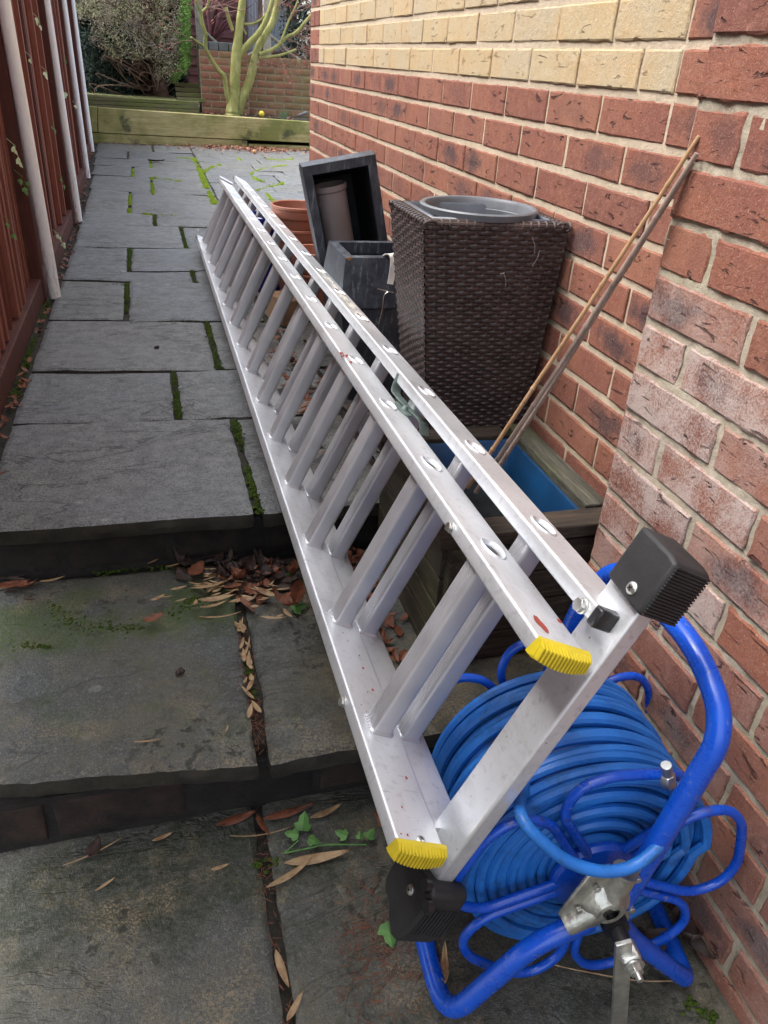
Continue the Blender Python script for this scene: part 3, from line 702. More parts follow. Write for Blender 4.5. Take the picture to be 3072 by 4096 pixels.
cc2 = [(p.x, p.y) for p in spline([Vector((a, b, 0)) for a, b in cc], 5)]; moss_strip(mb, cc2, .028, .008, .28, br=2)
for seg in (((1340, 380), (1352, 400), (1390, 430)), ((1280, 362), (1400, 330), (1430, 320)), ((1180, 183), (1200, 198), (1205, 205)), ((1340, 185), (1400, 195), (1480, 190)), ((1440, 186), (1470, 182), (1500, 190)), ((830, 178), (880, 182), (930, 186)), ((700, 290), (800, 305), (860, 312)), ((640, 492), (760, 500), (900, 508))):
    moss_strip(mb, [rw(*z1px(*p)) for p in seg], .022, .008, .30, br=2)
tag(mb.build('bright_moss', M_moss2, origin=(0, 0, 0)), kind='stuff')

# ================================================================ fence
fence = thing('wooden_fence', (-1.33, 0, -.92), 'tall dark red stained wooden fence with overlapping vertical boards', 'fence')
FX = -1.315
PB = [(-.935, -1.273), (.83, -1.284), (2.72, -1.325), (4.60, -1.375)]      # pipe foot y, x
def fx(y): return -1.315 if y < 1 else -1.315 - .026 * (y - 1)
posts = [-4.6, -2.77, -.95, .80, 2.68, 4.55, 6.3]
FT = .95
for i, (ya, yb) in enumerate(zip(posts[:-1], posts[1:])):
    mb = MB(); y = ya + .04
    while y < yb - .05:
        w_ = random.uniform(.082, .098); x = fx(y) - .012; zb = zt(y) - .0 + .075; e = .014
        x0 = x + random.uniform(-.002, .002)
        rb = random.random(); nf0 = len(mb.f); e = random.choice([.008, .014, .022])
        mb.add([(x0 - .004, y, zb), (x0 - .004, y + w_ + .012, zb), (x0 + .004, y + w_ + .012, zb), (x0 + e, y + .004, zb), (x0 + e, y, zb),
                (x0 - .004, y, FT), (x0 - .004, y + w_ + .012, FT), (x0 + .004, y + w_ + .012, FT), (x0 + e, y + .004, FT), (x0 + e, y, FT)],
               [(0, 1, 2, 3, 4), (9, 8, 7, 6, 5), (0, 5, 6, 1), (1, 6, 7, 2), (2, 7, 8, 3), (3, 8, 9, 4), (4, 9, 5, 0)])
        for q_ in range(nf0, len(mb.f)): mb.c[q_] = (rb, 0, 0)
        if random.random() < .45:
            nf0 = len(mb.f); mb.bb(x0 + .008, x0 + .030, y + w_ * .25, y + w_ * .25 + .035, zb + .01, FT)
            for q_ in range(nf0, len(mb.f)): mb.c[q_] = (.95, 0, 0)
        y += w_
    p = mb.build('board_panel', M_fence, fence, smooth=False)
    mb = MB(); ya_, yb_ = ya + .035, yb - .035
    mb.box((fx((ya + yb) / 2) + .012, (ya + yb) / 2, zt((ya + yb) / 2) + .035), .045, yb_ - ya_, .085); mb.build('bottom_rail', M_fence, fence, bevel=.004)
    mb = MB(); mb.box((fx(ya) + .0, ya, .05), .075, .075, 2.0); mb.build('fence_post', M_fence, fence, bevel=.005)
mb = MB()
for y, z in ((0, 0),): pass
def pipe(i, y, x, top, lab, r=.021):
    b = Vector((x + .03, y, zt(y))); t = Vector(top); d = (t - b)
    pts = [b + d * (k / 14) + Vector((0, nz(k * .4, i) * .004, 0)) for k in range(15)]
    mb = MB(); mb.tube(pts, r, 20); o = mb.build('white_pipe', M_white); tag(o, lab, 'pipe', 'white pipes leaning on the fence')
labs = ['nearest and thickest looking white pipe standing against the red fence', 'second white pipe from the camera along the red fence', 'third white pipe from the camera along the red fence', 'farthest white pipe, at the far end of the fence by the green sleepers']
for i, (y, x) in enumerate(PB): pipe(i, y, x, (x + .004, y - .10 + .03 * i, .93), labs[i], [.023, .021, .021, .022][i])
# ivy
def ivy_leaf(mb, c, n, up, s, m=0):
    n = Vector(n).normalized(); up = (Vector(up) - n * Vector(up).dot(n)).normalized(); sd = n.cross(up)
    sh = [(0, -.45), (.32, -.42), (.52, -.08), (.28, .02), (.26, .30), (0, .62), (-.26, .30), (-.28, .02), (-.52, -.08), (-.32, -.42)]
    vs = [Vector(c) + sd * (a * s) + up * (b * s) + n * (-abs(a) * s * .25) for a, b in sh] + [Vector(c)]
    mb.add(vs, [(i, (i + 1) % 10, 10) for i in range(10)], m)
K2 = .54004
for i, (u, v, s, n_, pale) in enumerate([(182, 105, .05, 2, 1), (228, 370, .055, 1, 1), (258, 630, .035, 2, 0), (300, 435, .05, 3, 1), (105, 890, .045, 3, 0), (70, 740, .05, 2, 1), (322, 305, .035, 1, 0), (372, 525, .04, 1, 1), (335, 660, .04, 1, 0), (412, 650, .045, 1, 0), (348, 730, .03, 1, 0), (303, 885, .035, 2, 0), (40, 1110, .04, 2, 0), (285, 1170, .045, 3, 1), (340, 1155, .035, 2, 1), (65, 390, .045, 2, 1), (150, 300, .03, 1, 1), (260, 400, .035, 1, 1)]):
    p = onx(u / 1.2287 * K2, v / 1.2287 * K2, -1.29); mb = MB()
    for k in range(n_):
        c = p + Vector((.012 * k, random.uniform(-.02, .02), -random.uniform(.0, .045) * (k > 0)))
        mb.tube([p, (p + c) / 2 + Vector((.004, 0, 0)), c], .0009, 4)
        ivy_leaf(mb, c, (1, -.6 + random.uniform(-.5, .3), .3 + random.uniform(-.3, .3)), (0, random.uniform(-.6, .6), -1), s * random.uniform(.45, .75))
    mb.tube([p + Vector((-.02, 0, .04)), p + Vector((.005, .005, .015)), p], .0011, 5)
    where = ['near the top', 'halfway up', 'low down'][0 if p.z > .1 else (1 if p.z > -.45 else 2)]
    o = mb.build('ivy_sprig', M_ivy2 if pale else M_ivy, smooth=False); tag(o, ('pale' if pale else 'fresh green') + ' ivy sprig poking through the red fence boards ' + where, 'ivy', 'ivy sprigs poking through the fence')
# ================================================================ extension ladder lying on its side
LA = Vector((-0.4474, -3.6369, -0.50735)); LL = Vector((0.0029018, 0.9998912, -0.0144617)).normalized()
LR = Vector((0.4384551, 0.0117254, 0.8986766)).normalized(); LN = Vector((0.8987484, -0.0089485, -0.4383734)).normalized()
def lp(l, n, r): return LA + LL * l + LN * n + LR * r
def lpl(u, v, r=0):            # pixel -> (l, n) on the plane at height r
    p = onp(u, v, LA + LR * r, LR) - LA; return p.dot(LL), p.dot(LN)
ladder = thing('extension_ladder', lp(1.75, .03, -.35), 'long aluminium extension ladder lying on its side down the path over the steps', 'ladder')
W = .3111; T = .022
def stile(name, nc, rt, l0, l1, holes=None, hw=.0345):
    """box section: top face at r=rt, thickness T, centre nc; holes = list of l positions for rung mouths in the top face"""
    mb = MB(); rad = .0045; prof = []
    for cx, cy, a0 in ((nc + hw - rad, rt - rad, 0), (nc - hw + rad, rt - rad, 90), (nc - hw + rad, rt - T + rad, 180), (nc + hw - rad, rt - T + rad, 270)):
        for k in range(5): a = radians(a0 + 90 * k / 4); prof.append((cx + rad * cos(a), cy + rad * sin(a)))
    n = len(prof); L_ = [l0, l1]; vs = [lp(l, p[0], p[1]) for l in L_ for p in prof]
    # prof[4] -> prof[5] is the flat top edge
    fs = [(k, (k + 1) % n, n + (k + 1) % n, n + k) for k in range(n) if not (holes and k == 4)] + [tuple(range(n))[::-1], tuple(range(n, 2 * n))]
    mb.add(vs, fs)
    if holes:
        a0, a1 = prof[5][0], prof[4][0]; cur = l0
        for h in sorted(holes):
            s0, s1 = h - .03, h + .03
            mb.add([lp(cur, a0, rt), lp(cur, a1, rt), lp(s0, a1, rt), lp(s0, a0, rt)], [(0, 1, 2, 3)]); cur = s1
            K = 32; outer = []; inner = []; deep = []; fl = []
            for k in range(K):
                t = 2 * pi * k / K + pi / 4; c_, s_ = cos(t), sin(t); m_ = max(abs(c_), abs(s_))
                outer.append(lp(h + .03 * c_ / m_, (a0 + a1) / 2 + (a1 - a0) / 2 * s_ / m_, rt))
                e = lambda q, p_: math.copysign(abs(q) ** (2 / p_), q)
                inner.append((e(c_, 2.1) * .0240, e(s_, 2.1) * .0165))
            ring = lambda f, dr: [lp(h + q[0] * f, nc + q[1] * f, rt + dr) for q in inner]
            V = outer + ring(1.05, 0) + ring(1.02, .0016) + ring(.95, .0022) + ring(.88, .0012) + ring(.83, -.005) + ring(.80, -.020)
            F = []
            for lv in range(6):
                for k in range(K): F.append((lv * K + k, lv * K + (k + 1) % K, (lv + 1) * K + (k + 1) % K, (lv + 1) * K + k))
            b = mb.add(V, F); mb.m[-K:] = [1] * K; mb.add([V[6 * K + k] for k in range(K)], [tuple(range(K))], 1)
        mb.add([lp(cur, a0, rt), lp(cur, a1, rt), lp(l1, a1, rt), lp(l1, a0, rt)], [(0, 1, 2, 3)])
    return mb.build(name, [M_alu, M_hole] if holes else M_alu, ladder, ang=50)
NB, RB, DB = .0675, .0456, .0244           # second section: offset across, up, along
hf = [k * .25 for k in range(15)]; hb = [k * .25 + DB for k in range(15)]
stile('front_stile', 0, 0, -.197, 3.66, hf); stile('front_stile', 0, -W, -.197, 3.66)
stile('rear_stile', NB, RB, -.168, 3.72, hb, .0325); stile('rear_stile', NB, -W - .0195, -.150, 3.72, None, .0325)
def rung(nc, r0, r1, l, a=.0175, b=.0165):
    mb = MB(); sec = []
    K = 44
    for k in range(K):
        t = 2 * pi * k / K; c_, s_ = cos(t), sin(t); p = 5.5
        x = math.copysign(abs(c_) ** (2 / p), c_) * a; y = math.copysign(abs(s_) ** (2 / p), s_) * b
        sec.append((x, y))
    out = []
    # replace the tread side (y = -b) with fine ribs
    ribs = []
    for i in range(21):
        x = -.0115 + .023 * i / 20; ribs.append((x, -b + (.0013 if i % 4 in (1, 2) else 0)))
    left = [q for q in sec if not (q[1] < -b * .97 and abs(q[0]) < .0118)]
    left.sort(key=lambda q: math.atan2(q[1], q[0])); allp = sorted(left + ribs, key=lambda q: math.atan2(q[1], q[0]))
    n = len(allp); st = [(r0, 1.20), (r0 + .002, 1.20), (r0 + .0045, 1.05), (r0 + .012, 1.0), (r1 - .012, 1.0), (r1 - .004, 1.05), (r1, 1.18)]
    vs = [lp(l + q[0] * f, nc + q[1] * f, r) for r, f in st for q in allp]
    fs = [(i * n + k, i * n + (k + 1) % n, (i + 1) * n + (k + 1) % n, (i + 1) * n + k) for i in range(len(st) - 1) for k in range(n)]
    mb.add(vs, fs); return mb.build('rung', M_rung, ladder, ang=28)
r1_ = rung(0, -W, -T, 0); r2_ = rung(NB, -W - .0195, RB - T, DB)
for k in range(1, 15): dup(r1_, LL * (.25 * k)); dup(r2_, LL * (.25 * k))
# yellow ribbed end caps
def ycap(rt, l0):
    mb = MB(); n_ = 15; V = []; hw = .0362; r0, r1 = rt + .001, rt - T + .001
    rows = []
    for i in range(n_ * 6 + 1):
        f = i / (n_ * 6); n = -hw + 2 * hw * f; saw = [0, 0, .9, 1, 1, .9][i % 6]
        curve = .009 * (1 - (2 * f - 1) ** 2); ll = l0 - .008 - .0052 * saw - curve * .5
        bot = r1 - .0 - curve * .45
        rows.append([lp(l0 + .001, n, r0 + .0012), lp(l0 - .005, n, r0 + .0008), lp(ll, n, r0 - .0035), lp(ll - .0015, n, bot + .004), lp(ll + .008, n, bot), lp(l0 + .006, n, bot)])
    vs = [p for rw_ in rows for p in rw_]; fs = []
    for i in range(len(rows) - 1):
        for k in range(6): fs.append((i * 6 + k, i * 6 + (k + 1) % 6, (i + 1) * 6 + (k + 1) % 6, (i + 1) * 6 + k))
    fs += [tuple(range(6)), tuple((len(rows) - 1) * 6 + k for k in range(5, -1, -1))]
    mb.add(vs, fs); mb.build('end_cap', M_yel, ladder, smooth=False)
ycap(0, -.197); ycap(-W, -.197)
# small black plug in the rear stile
mb = MB(); mb.box(lp(-.174, NB - .012, RB - T / 2), .014, .044, .0245, LL, LN, LR); mb.build('black_plug', M_blk2, ladder, bevel=.003)
for q in (lp(3.725, NB, RB - T / 2), lp(3.665, 0, -T / 2), lp(3.665, 0, -W - T / 2)): mb = MB(); mb.box(q, .012, .067, .024, LL, LN, LR); mb.build('end_plug', M_blk2, ladder, bevel=.003)
# top guide bracket at the far end
mb = MB(); mb.prism([lp(3.62, -.040, .004), lp(3.72, -.036, .004), lp(3.70, .035, .006), lp(3.62, .038, .004)], LR * .004); mb.build('guide_bracket', M_alu, ladder, bevel=.001); mb = MB()
mb.prism([lp(3.60, -.041, -.28), lp(3.68, -.041, -.285), lp(3.68, -.041, -.34), lp(3.60, -.041, -.34)], LN * .004); mb.build('guide_bracket', M_alu, ladder, bevel=.001)
# stabiliser bar
mb = MB(); mb.box(lp(-.165, .0735, (-.41 + .13) / 2), .063, .026, .54, LL, LN, LR); mb.build('stabiliser_bar', M_alu, ladder, bevel=.004, seg=3)
def foot(pl_, nm):
    mb = MB(); mb.prism([lp(a, .046, b) for a, b in pl_], LN * .056); f = mb.build(nm, M_blk, ladder, bevel=.005, seg=3); return f
fu = foot([(-.140, .072), (-.140, .142), (-.197, .140), (-.212, .136), (-.212, .068), (-.200, .068)], 'rubber_foot')
mb = MB()
for i in range(17): r = .072 + i * .0038; mb.box(lp(-.2128, .074, r), .0024, .050, .0022, LL, LN, LR)
mb.build('sole_tread', M_blk, fu)
fl_ = foot([(-.136, -.39), (-.130, -.43), (-.134, -.449), (-.146, -.460), (-.164, -.458), (-.180, -.468), (-.200, -.474), (-.214, -.466), (-.222, -.44), (-.222, -.40), (-.218, -.372), (-.206, -.366), (-.19, -.372)], 'rubber_foot')
mb = MB()
for i in range(9):
    mb.box(lp(-.2232, .052 + i * .0055, -.415), .0012, .0022, .048, LL, LN, LR)
mb.build('sole_tread', M_blk, fl_)
mb = MB()
for a, b in ((-.203, -.374), (-.2245, -.384)): mb.tube([lp(a, .047, b), lp(a, .040, b)], [.009, .008], 16)
mb.build('plug', M_blk2, fl_)
def screw(c, axis, r=.006, h=.003, name='screw', hexr=0):
    mb = MB(); axis = axis.normalized()
    mb.tube([c, c + axis * h * .4, c + axis * h * .8, c + axis * h], [r, r, r * .8, r * .45], 18)
    X = axis.orthogonal().normalized(); Y = axis.cross(X)
    if hexr:
        mb.prism([c + axis * h * .5 + (X * cos(pi / 3 * k) + Y * sin(pi / 3 * k)) * hexr for k in range(6)], axis * hexr * .75)
    o = mb.build(name, M_zinc, ladder, bevel=.0006 if hexr else 0)
    if not hexr:
        m2 = MB(); m2.box(c + axis * (h + .0001), r * .9, r * .18, .0006, X, Y, axis); m2.box(c + axis * (h + .0002), r * .18, r * .9, .0006, X, Y, axis); m2.build('cross_slot', M_blk2, o)
    return o
def lpn(u, v, n): p = onp(u, v, LA + LN * n, LN); return p
screw(lpn(1366, 1271, .046), -LN, .0075, .004); l_, n_ = lpl(909, 1815, -W); screw(lp(l_, n_, -W), LR, .006)
screw(lpn(888, 1922, .046), -LN, .007, .004)
screw(lpn(1258, 1309, .035), -LN, .010, .003, 'hex_bolt', .0088); screw(lpn(975, 1140, -.0345), -LN, .008, .003, 'hex_bolt', .007); screw(lpn(743, 1517, -.0345), -LN, .008, .003, 'hex_bolt', .007)
# swinging latch hook
mb = MB()
def strip(mb, pts, wd, th, across):
    pts = [Vector(p) for p in pts]; vs = []
    for i, p in enumerate(pts):
        t = (pts[min(i + 1, len(pts) - 1)] - pts[max(i - 1, 0)]).normalized(); a = (across - t * across.dot(t)).normalized(); n = t.cross(a)
        w_ = wd[i] if isinstance(wd, list) else wd
        vs += [p + a * w_ / 2 + n * th / 2, p - a * w_ / 2 + n * th / 2, p - a * w_ / 2 - n * th / 2, p + a * w_ / 2 - n * th / 2]
    m = len(pts); fs = [(i * 4 + k, i * 4 + (k + 1) % 4, (i + 1) * 4 + (k + 1) % 4, (i + 1) * 4 + k) for i in range(m - 1) for k in range(4)] + [(0, 1, 2, 3), (4 * m - 1, 4 * m - 2, 4 * m - 3, 4 * m - 4)]
    mb.add(vs, fs)
strip(mb, fillet([lp(.600, .040, .040), lp(.590, .040, .007), lp(.52, .044, .007), lp(.455, .060, .007), lp(.440, .064, -.012)], .012, 5), .020, .0028, LN)
hk = mb.build('latch_hook', M_patina, ladder)
mb = MB(); mb.prism([lp(.505 + .034 * cos(2 * pi * k / 24), .034 + .016 * sin(2 * pi * k / 24), .0012) for k in range(24)], LR * .0025); mb.tube([lp(.505, .036, .003), lp(.505, .036, .011)], [.007, .005], 14); mb.build('pivot_plate', M_patina, ladder)
# paint splashes and label remains on the metal
def blot(mb_, l, n, r, a, b, ang=0, sd=0, k=18, rough=.25):
    pts = []
    for i in range(k):
        t = 2 * pi * i / k; q = 1 + rough * nz(cos(t) * 2 + sd, sin(t) * 2, sd); x, y = a * q * cos(t), b * q * sin(t)
        pts.append(lp(l + x * cos(ang) - y * sin(ang), n + x * sin(ang) + y * cos(ang), r + .0004))
    mb = MB(); mb.add(pts + [p + LR * .0003 for p in pts], [tuple(range(k, 2 * k))] + [(i, (i + 1) % k, k + (i + 1) % k, k + i) for i in range(k)])
    mb.build(BN, BM, ladder)
BN, BM = 'red_paint_spot', M_red
mb = MB(); l_, n_ = lpl(1168, 1349); blot(mb, l_, n_, 0, .016, .0055, -.1, 3, rough=.5); l_, n_ = lpl(1208, 1342); blot(mb, l_, n_, 0, .004, .003, .1)
l_, n_ = lpl(750, 775)
for k in range(7): blot(mb, l_ + random.uniform(-.02, .035), n_ + random.uniform(-.013, .008), 0, random.uniform(.006, .018), random.uniform(.0015, .004), .2 + random.uniform(-.3, .3), k, rough=.8)
for k in range(15):
    l_ = random.uniform(-.19, .35); n_ = random.uniform(-.03, .03); s = random.choice([.0006, .0009, .0012, .0018]); blot(mb, l_, n_, -W, s * 1.6, s, 0, k, 10)
M_lab = simple('worn_label', (.55, .53, .47), .7, 0, .5, 90, .3); BN, BM = 'torn_label', M_lab
for i, (u, v, a, b) in enumerate([(700, 590, .045, .012), (712, 605, .04, .014), (722, 618, .035, .010), (738, 640, .05, .013), (750, 655, .045, .015), (765, 672, .04, .011)]):
    l_, n_ = lpl(u, v, RB); blot(mb, l_, NB + .002 * (i % 3 - 1), RB, a, b, .05 * i, i * 3, 30, .9)

# ================================================================ hose reel
RC = Vector((-.320, -3.840, -.930)); RAX = Vector((sin(.092), cos(.092), -.02)).normalized()
RU = RAX.cross(Vector((0, 0, 1))).normalized(); RW = RU.cross(RAX).normalized(); RR = .213; RPH = 2.111
def rp(a, b, t): return RC + RU * a + RW * b + RAX * t      # t > 0 goes away from the camera
def rpx(u, v, t):
    p = onp(u, v, RC + RAX * t, RAX) - RC; return (p.dot(RU), p.dot(RW))
reel = thing('hose_reel', (RC.x, RC.y, ZB), 'bright blue tubular steel reel wound with blue rubber hose beside the brick wall', 'hose reel')
TB = .245
def petals(t0, bulge, name):
    for k in range(5):
        a0, a1 = RPH + radians(72) * k + radians(3.2), RPH + radians(72) * (k + 1) - radians(3.2)
        pol = lambda a, r, t: rp(r * cos(a), r * sin(a), t)
        def edge(a, sgn, r): # leg parallel to the radial direction
            off = sgn * .009; am = a - sgn * radians(3.2); return pol(am, r, t0 + bulge * min(1, max(0, (r - .04) / .14))) + (RU * -sin(am) + RW * cos(am)) * off
        am = (a0 + a1) / 2
        pts = [edge(a0, 1, .035), edge(a0, 1, .10), edge(a0, 1, .165), pol(a0 + radians(9), RR * .96, t0 + bulge), pol(am - radians(12), RR * 1.0, t0 + bulge * 1.1), pol(am + radians(12), RR * 1.0, t0 + bulge * 1.1), pol(a1 - radians(9), RR * .96, t0 + bulge), edge(a1, -1, .165), edge(a1, -1, .10), edge(a1, -1, .035)]
        mb = MB(); mb.tube(fillet(pts, .030, 7), .0068, 12); mb.build(name, M_blue, reel)
petals(.0, -.010, 'flange_loop'); petals(TB, .012, 'flange_loop')
mb = MB(); mb.lathe(RC, [(.001, -.012), (.040, -.012), (.060, -.006), (.064, .0), (.064, .006), (.045, .012), (.045, TB - .01), (.064, TB - .006), (.064, TB), (.001, TB + .005)], 40, RAX); mb.build('drum', M_blue, reel, ang=30)
# wound hose : layers of helix, outermost layers loose
HR = .0079; pts = []; lay = 0; r = .055; tot = 0
mb = MB(); t_lo, t_hi = .014, TB - .014
pts = []; direction = 1; th = 0.; SEG = 56
while r < .178:
    n = (t_hi - t_lo) / (HR * 2.02); n = int(n); loose = max(0, (r - .14) / .06)
    for i in range(int(n * SEG)):
        f = i / (n * SEG); t = t_lo + (t_hi - t_lo) * (f if direction > 0 else 1 - f); th += 2 * pi / SEG
        jr = nz(th * .35, r * 90) * .0035 * (.5 + loose); jt = nz(th * .23 + 50, r * 70) * .008 * (.25 + 1.7 * loose) + .006 * loose * sin(th + r * 400)
        sag = .0032 * loose * (1 - sin(th))
        cross = .014 * loose * sin(th * .5) * sin(pi * f); jt *= .25 + .75 * sin(pi * f)
        rr = r + jr + sag; tt = min(t_hi + .004, max(t_lo - .004, t + jt + cross))
        pts.append(rp(rr * cos(th), rr * sin(th), tt))
    r += HR * 1.82; direction *= -1
mb.tube(pts, HR, 8)
mb.build('hose', M_hose, reel)
# hanging free end with its brass/steel coupling
ptl = []
for (u, v), t in (((1135, 1700), .05), ((1122, 1735), .0), ((1132, 1775), -.035), ((1175, 1822), -.050), ((1230, 1862), -.060), ((1300, 1882), -.068), ((1365, 1872), -.068), ((1420, 1830), -.060), ((1452, 1775), -.045), ((1462, 1730), -.028), ((1452, 1705), -.020), ((1445, 1692), -.018)):
    a, b = rpx(u, v, t); ptl.append(rp(a, b, t))
mb = MB(); mb.tube(spline(ptl, 6), HR, 12); mb.build('free_end', M_hose, reel)
a, b = rpx(1444, 1690, -.018); a2, b2 = rpx(1441, 1668, -.018); d = (rp(a2, b2, -.018) - rp(a, b, -.018)).normalized(); p = rp(a, b, -.018)
mb = MB(); mb.tube([p - d * .004, p, p + d * .012, p + d * .016], [.0095, .0105, .0105, .008], 6); mb.tube([p + d * .016, p + d * .034], .007, 14); mb.build('coupling', M_zinc, reel, bevel=.0006)
# tubular frame : one bent tube each side joined by handle and ground runners
FTK = -.052; BTK = TB + .045; fr = .0143
def P3(u, v, t): a, b = rpx(u, v, t); return rp(a, b, t)
htop = P3(1578, 1562, FTK); hub1 = P3(1345, 1850, FTK)
ha, hb_ = rpx(1578, 1562, FTK); la, lb = rpx(985, 2195, FTK); lb = max(lb, -(RR + .01))
ra, rb_ = rpx(1478, 2135, FTK)
gz = -(.213 + .0)
def gnd(a, t): p = rp(a, 0, t); return Vector((p.x, p.y, ZB + .016))
mb = MB()
mb.tube(fillet([rp(.012, .018, FTK), rp(ha * .55, hb_ * .50, FTK), rp(ha, hb_ - .01, FTK + .002), rp(ha + .0, hb_ + .035, FTK + .085), rp(ha * .92, hb_ + .035, BTK - .06), rp(ha * .75, hb_ * .8, BTK), rp(.012, .018, BTK)], .062, 10), fr, 18)
mb.build('frame_tube', M_blue, reel)
mb = MB(); mb.tube(fillet([rp(-.025, -.012, FTK), rp(-.10, -.05, FTK), gnd(la - .012, FTK + .0), gnd(la - .018, FTK + .11), gnd(la - .012, BTK - .05), rp(-.02, -.015, BTK)], .05, 10), fr, 18); mb.build('frame_tube', M_blue, reel)
mb = MB(); mb.tube(fillet([rp(.02, -.03, FTK), rp(.05, -.075, FTK), gnd(ra + .004, FTK), gnd(ra + .012, FTK + .13), gnd(ra - .01, BTK - .05), rp(.015, -.02, BTK)], .022, 8), fr * .95, 16); mb.build('frame_tube', M_blue, reel)
# casting
def pc(u, v, t): return P3(u, v, t)
out = [(1317, 1872), (1350, 1880), (1387, 1868), (1390, 1890), (1372, 1935), (1357, 2003), (1310, 2004), (1268, 1998), (1232, 2012), (1206, 1978), (1235, 1940), (1272, 1893)]
mb = MB(); mb.prism([pc(u, v, FTK - .010) for u, v in out], RAX * .006); cast = mb.build('cast_bracket', M_cast, reel, bevel=.003, seg=3)
mb = MB(); c = pc(1308, 1950, FTK - .01)
mb.lathe(c, [(.034, .0), (.030, -.007), (.022, -.013), (.019, -.016), (.012, -.016)], 26, RAX)
a_ = pc(1352, 1880, FTK - .008); mb.tube([c + (a_ - c) * .15, a_], [.018, .0165], 18); b_ = pc(1222, 1992, FTK - .008); mb.tube([c + (b_ - c) * .15, b_], [.018, .0165], 18)
mb.build('boss', M_cast, cast)
for (u, v) in ((1288, 1915), (1375, 1895), (1362, 1960), (1248, 1962), (1278, 1990), (1330, 1905)):
    mb = MB(); p = pc(u, v, FTK - .012); X = RU; Y = RW; mb.prism([p + (X * cos(pi / 3 * k) + Y * sin(pi / 3 * k)) * .0048 for k in range(6)], -RAX * .006); mb.build('bolt', M_zinc, cast, bevel=.0006)
# the axle end, nut and crank
A0 = FTK - .014
mb = MB(); mb.lathe(rp(0, 0, 0) * 0 + rp(.0, -.006, 0), [(.001, A0 - .012), (.017, A0 - .010), (.018, A0), (.018, A0 + .01)], 24, RAX); mb.tube([rp(0, -.006, A0), rp(0, -.006, A0 - .045)], .0115, 18); mb.build('axle', M_blk2, reel)
mb = MB(); p = rp(0, -.006, A0 - .030)
mb.box(p - RAX * .012, .026, .026, .028, (RU + RW * .35).normalized(), (RW - RU * .35).normalized(), RAX)
mb.build('crank_head', M_zinc, reel, bevel=.004)
mb = MB(); p = rp(0, -.006, A0 - .058)
mb.prism([p + (RU * cos(pi / 3 * k) + RW * sin(pi / 3 * k)) * .0095 for k in range(6)], -RAX * .008); mb.tube([p, p - RAX * .017], [.005, .0045], 14); mb.tube([p + RAX * .002, p - RAX * .0005], .014, 20); mb.build('axle_nut', M_zinc, reel, bevel=.0005)
mb = MB(); q = P3(1347, 2035, A0 - .046); e1 = P3(1330, 2130, A0 - .052); e2 = P3(1337, 2200, A0 - .056); e2 = P3(1336, 2225, A0 - .052); strip(mb, [q, q * .8 + e2 * .2, q * .5 + e2 * .5, e2], .0215, .006, RU); mb.build('crank_arm', M_zinc, reel, bevel=.001)
mb = MB(); e = e2 - RW * .006; mb.tube([e - RAX * .03, e - RAX * .045, e - RAX * .14], [.010, .013, .012], 18); mb.build('crank_grip', M_blk2, reel)
# ================================================================ wicker planter
def weave(mb, P00, P10, P11, P01, nrm, rows, cols, sx=10, sz=6, amp=.0018, ph=0):
    NX, NZ = int(cols * sx), rows * sz; vs = []
    for j in range(NZ + 1):
        v = j / sz; i_row = int(min(v, rows - 1e-6)); fv = v - i_row
        for i in range(NX + 1):
            a, b = i / NX, j / NZ; u = a * cols
            s = cos(pi * (u + i_row + ph)); s = math.copysign(abs(s) ** .7, s); round_ = sqrt(max(0, 1 - (2 * fv - 1) ** 4 * .98))
            strand = s * amp + round_ * amp * .7 - (1 - round_) * amp * .8
            fu = abs((u + .5) % 1 - .5)      # stake at integer u
            stake = (amp * .1 if fu < .17 else -amp * 2.2)
            if fu < .17: stake += amp * .4 * sqrt(max(0, 1 - (fu / .17) ** 2))
            d = max(strand, stake) + nz(u * 3, v * .7) * amp * .18
            p = P00 * (1 - a) * (1 - b) + P10 * a * (1 - b) + P11 * a * b + P01 * (1 - a) * b
            vs.append(p + nrm * d)
    n = NX + 1; mb.add(vs, [(j * n + i, j * n + i + 1, (j + 1) * n + i + 1, (j + 1) * n + i) for j in range(NZ) for i in range(NX)])
wk = thing('wicker_planter', (-.15, -2.75, -.88), 'tall tapered dark brown rattan planter against the brick wall behind the bamboo canes', 'planter')
zT = -.246; zBk = -.876
TL, TR_, FL, FR = Vector((-.322, -2.895, zT)), Vector((-.017, -2.912, zT)), Vector((-.322, -2.655, zT)), Vector((-.017, -2.655, zT))
bL, bR, bFL, bFR = Vector((-.235, -2.825, zBk)), Vector((-.022, -2.832, zBk)), Vector((-.235, -2.67, zBk)), Vector((-.022, -2.67, zBk))
mb = MB(); weave(mb, bL, bR, TR_, TL, Vector((0, -1, -.1)).normalized(), 72, 14)
weave(mb, bFL, bL, TL, FL, Vector((-1, 0, -.1)).normalized(), 72, 11, ph=1)
weave(mb, bR, bFR, FR, TR_, Vector((1, 0, 0)), 40, 8, 4, 4); weave(mb, bFR, bFL, FL, FR, Vector((0, 1, 0)), 40, 8, 4, 4)
mb.build('woven_body', M_wick, wk, ang=80)
mb = MB()
rim = [TL, TR_, FR, FL]
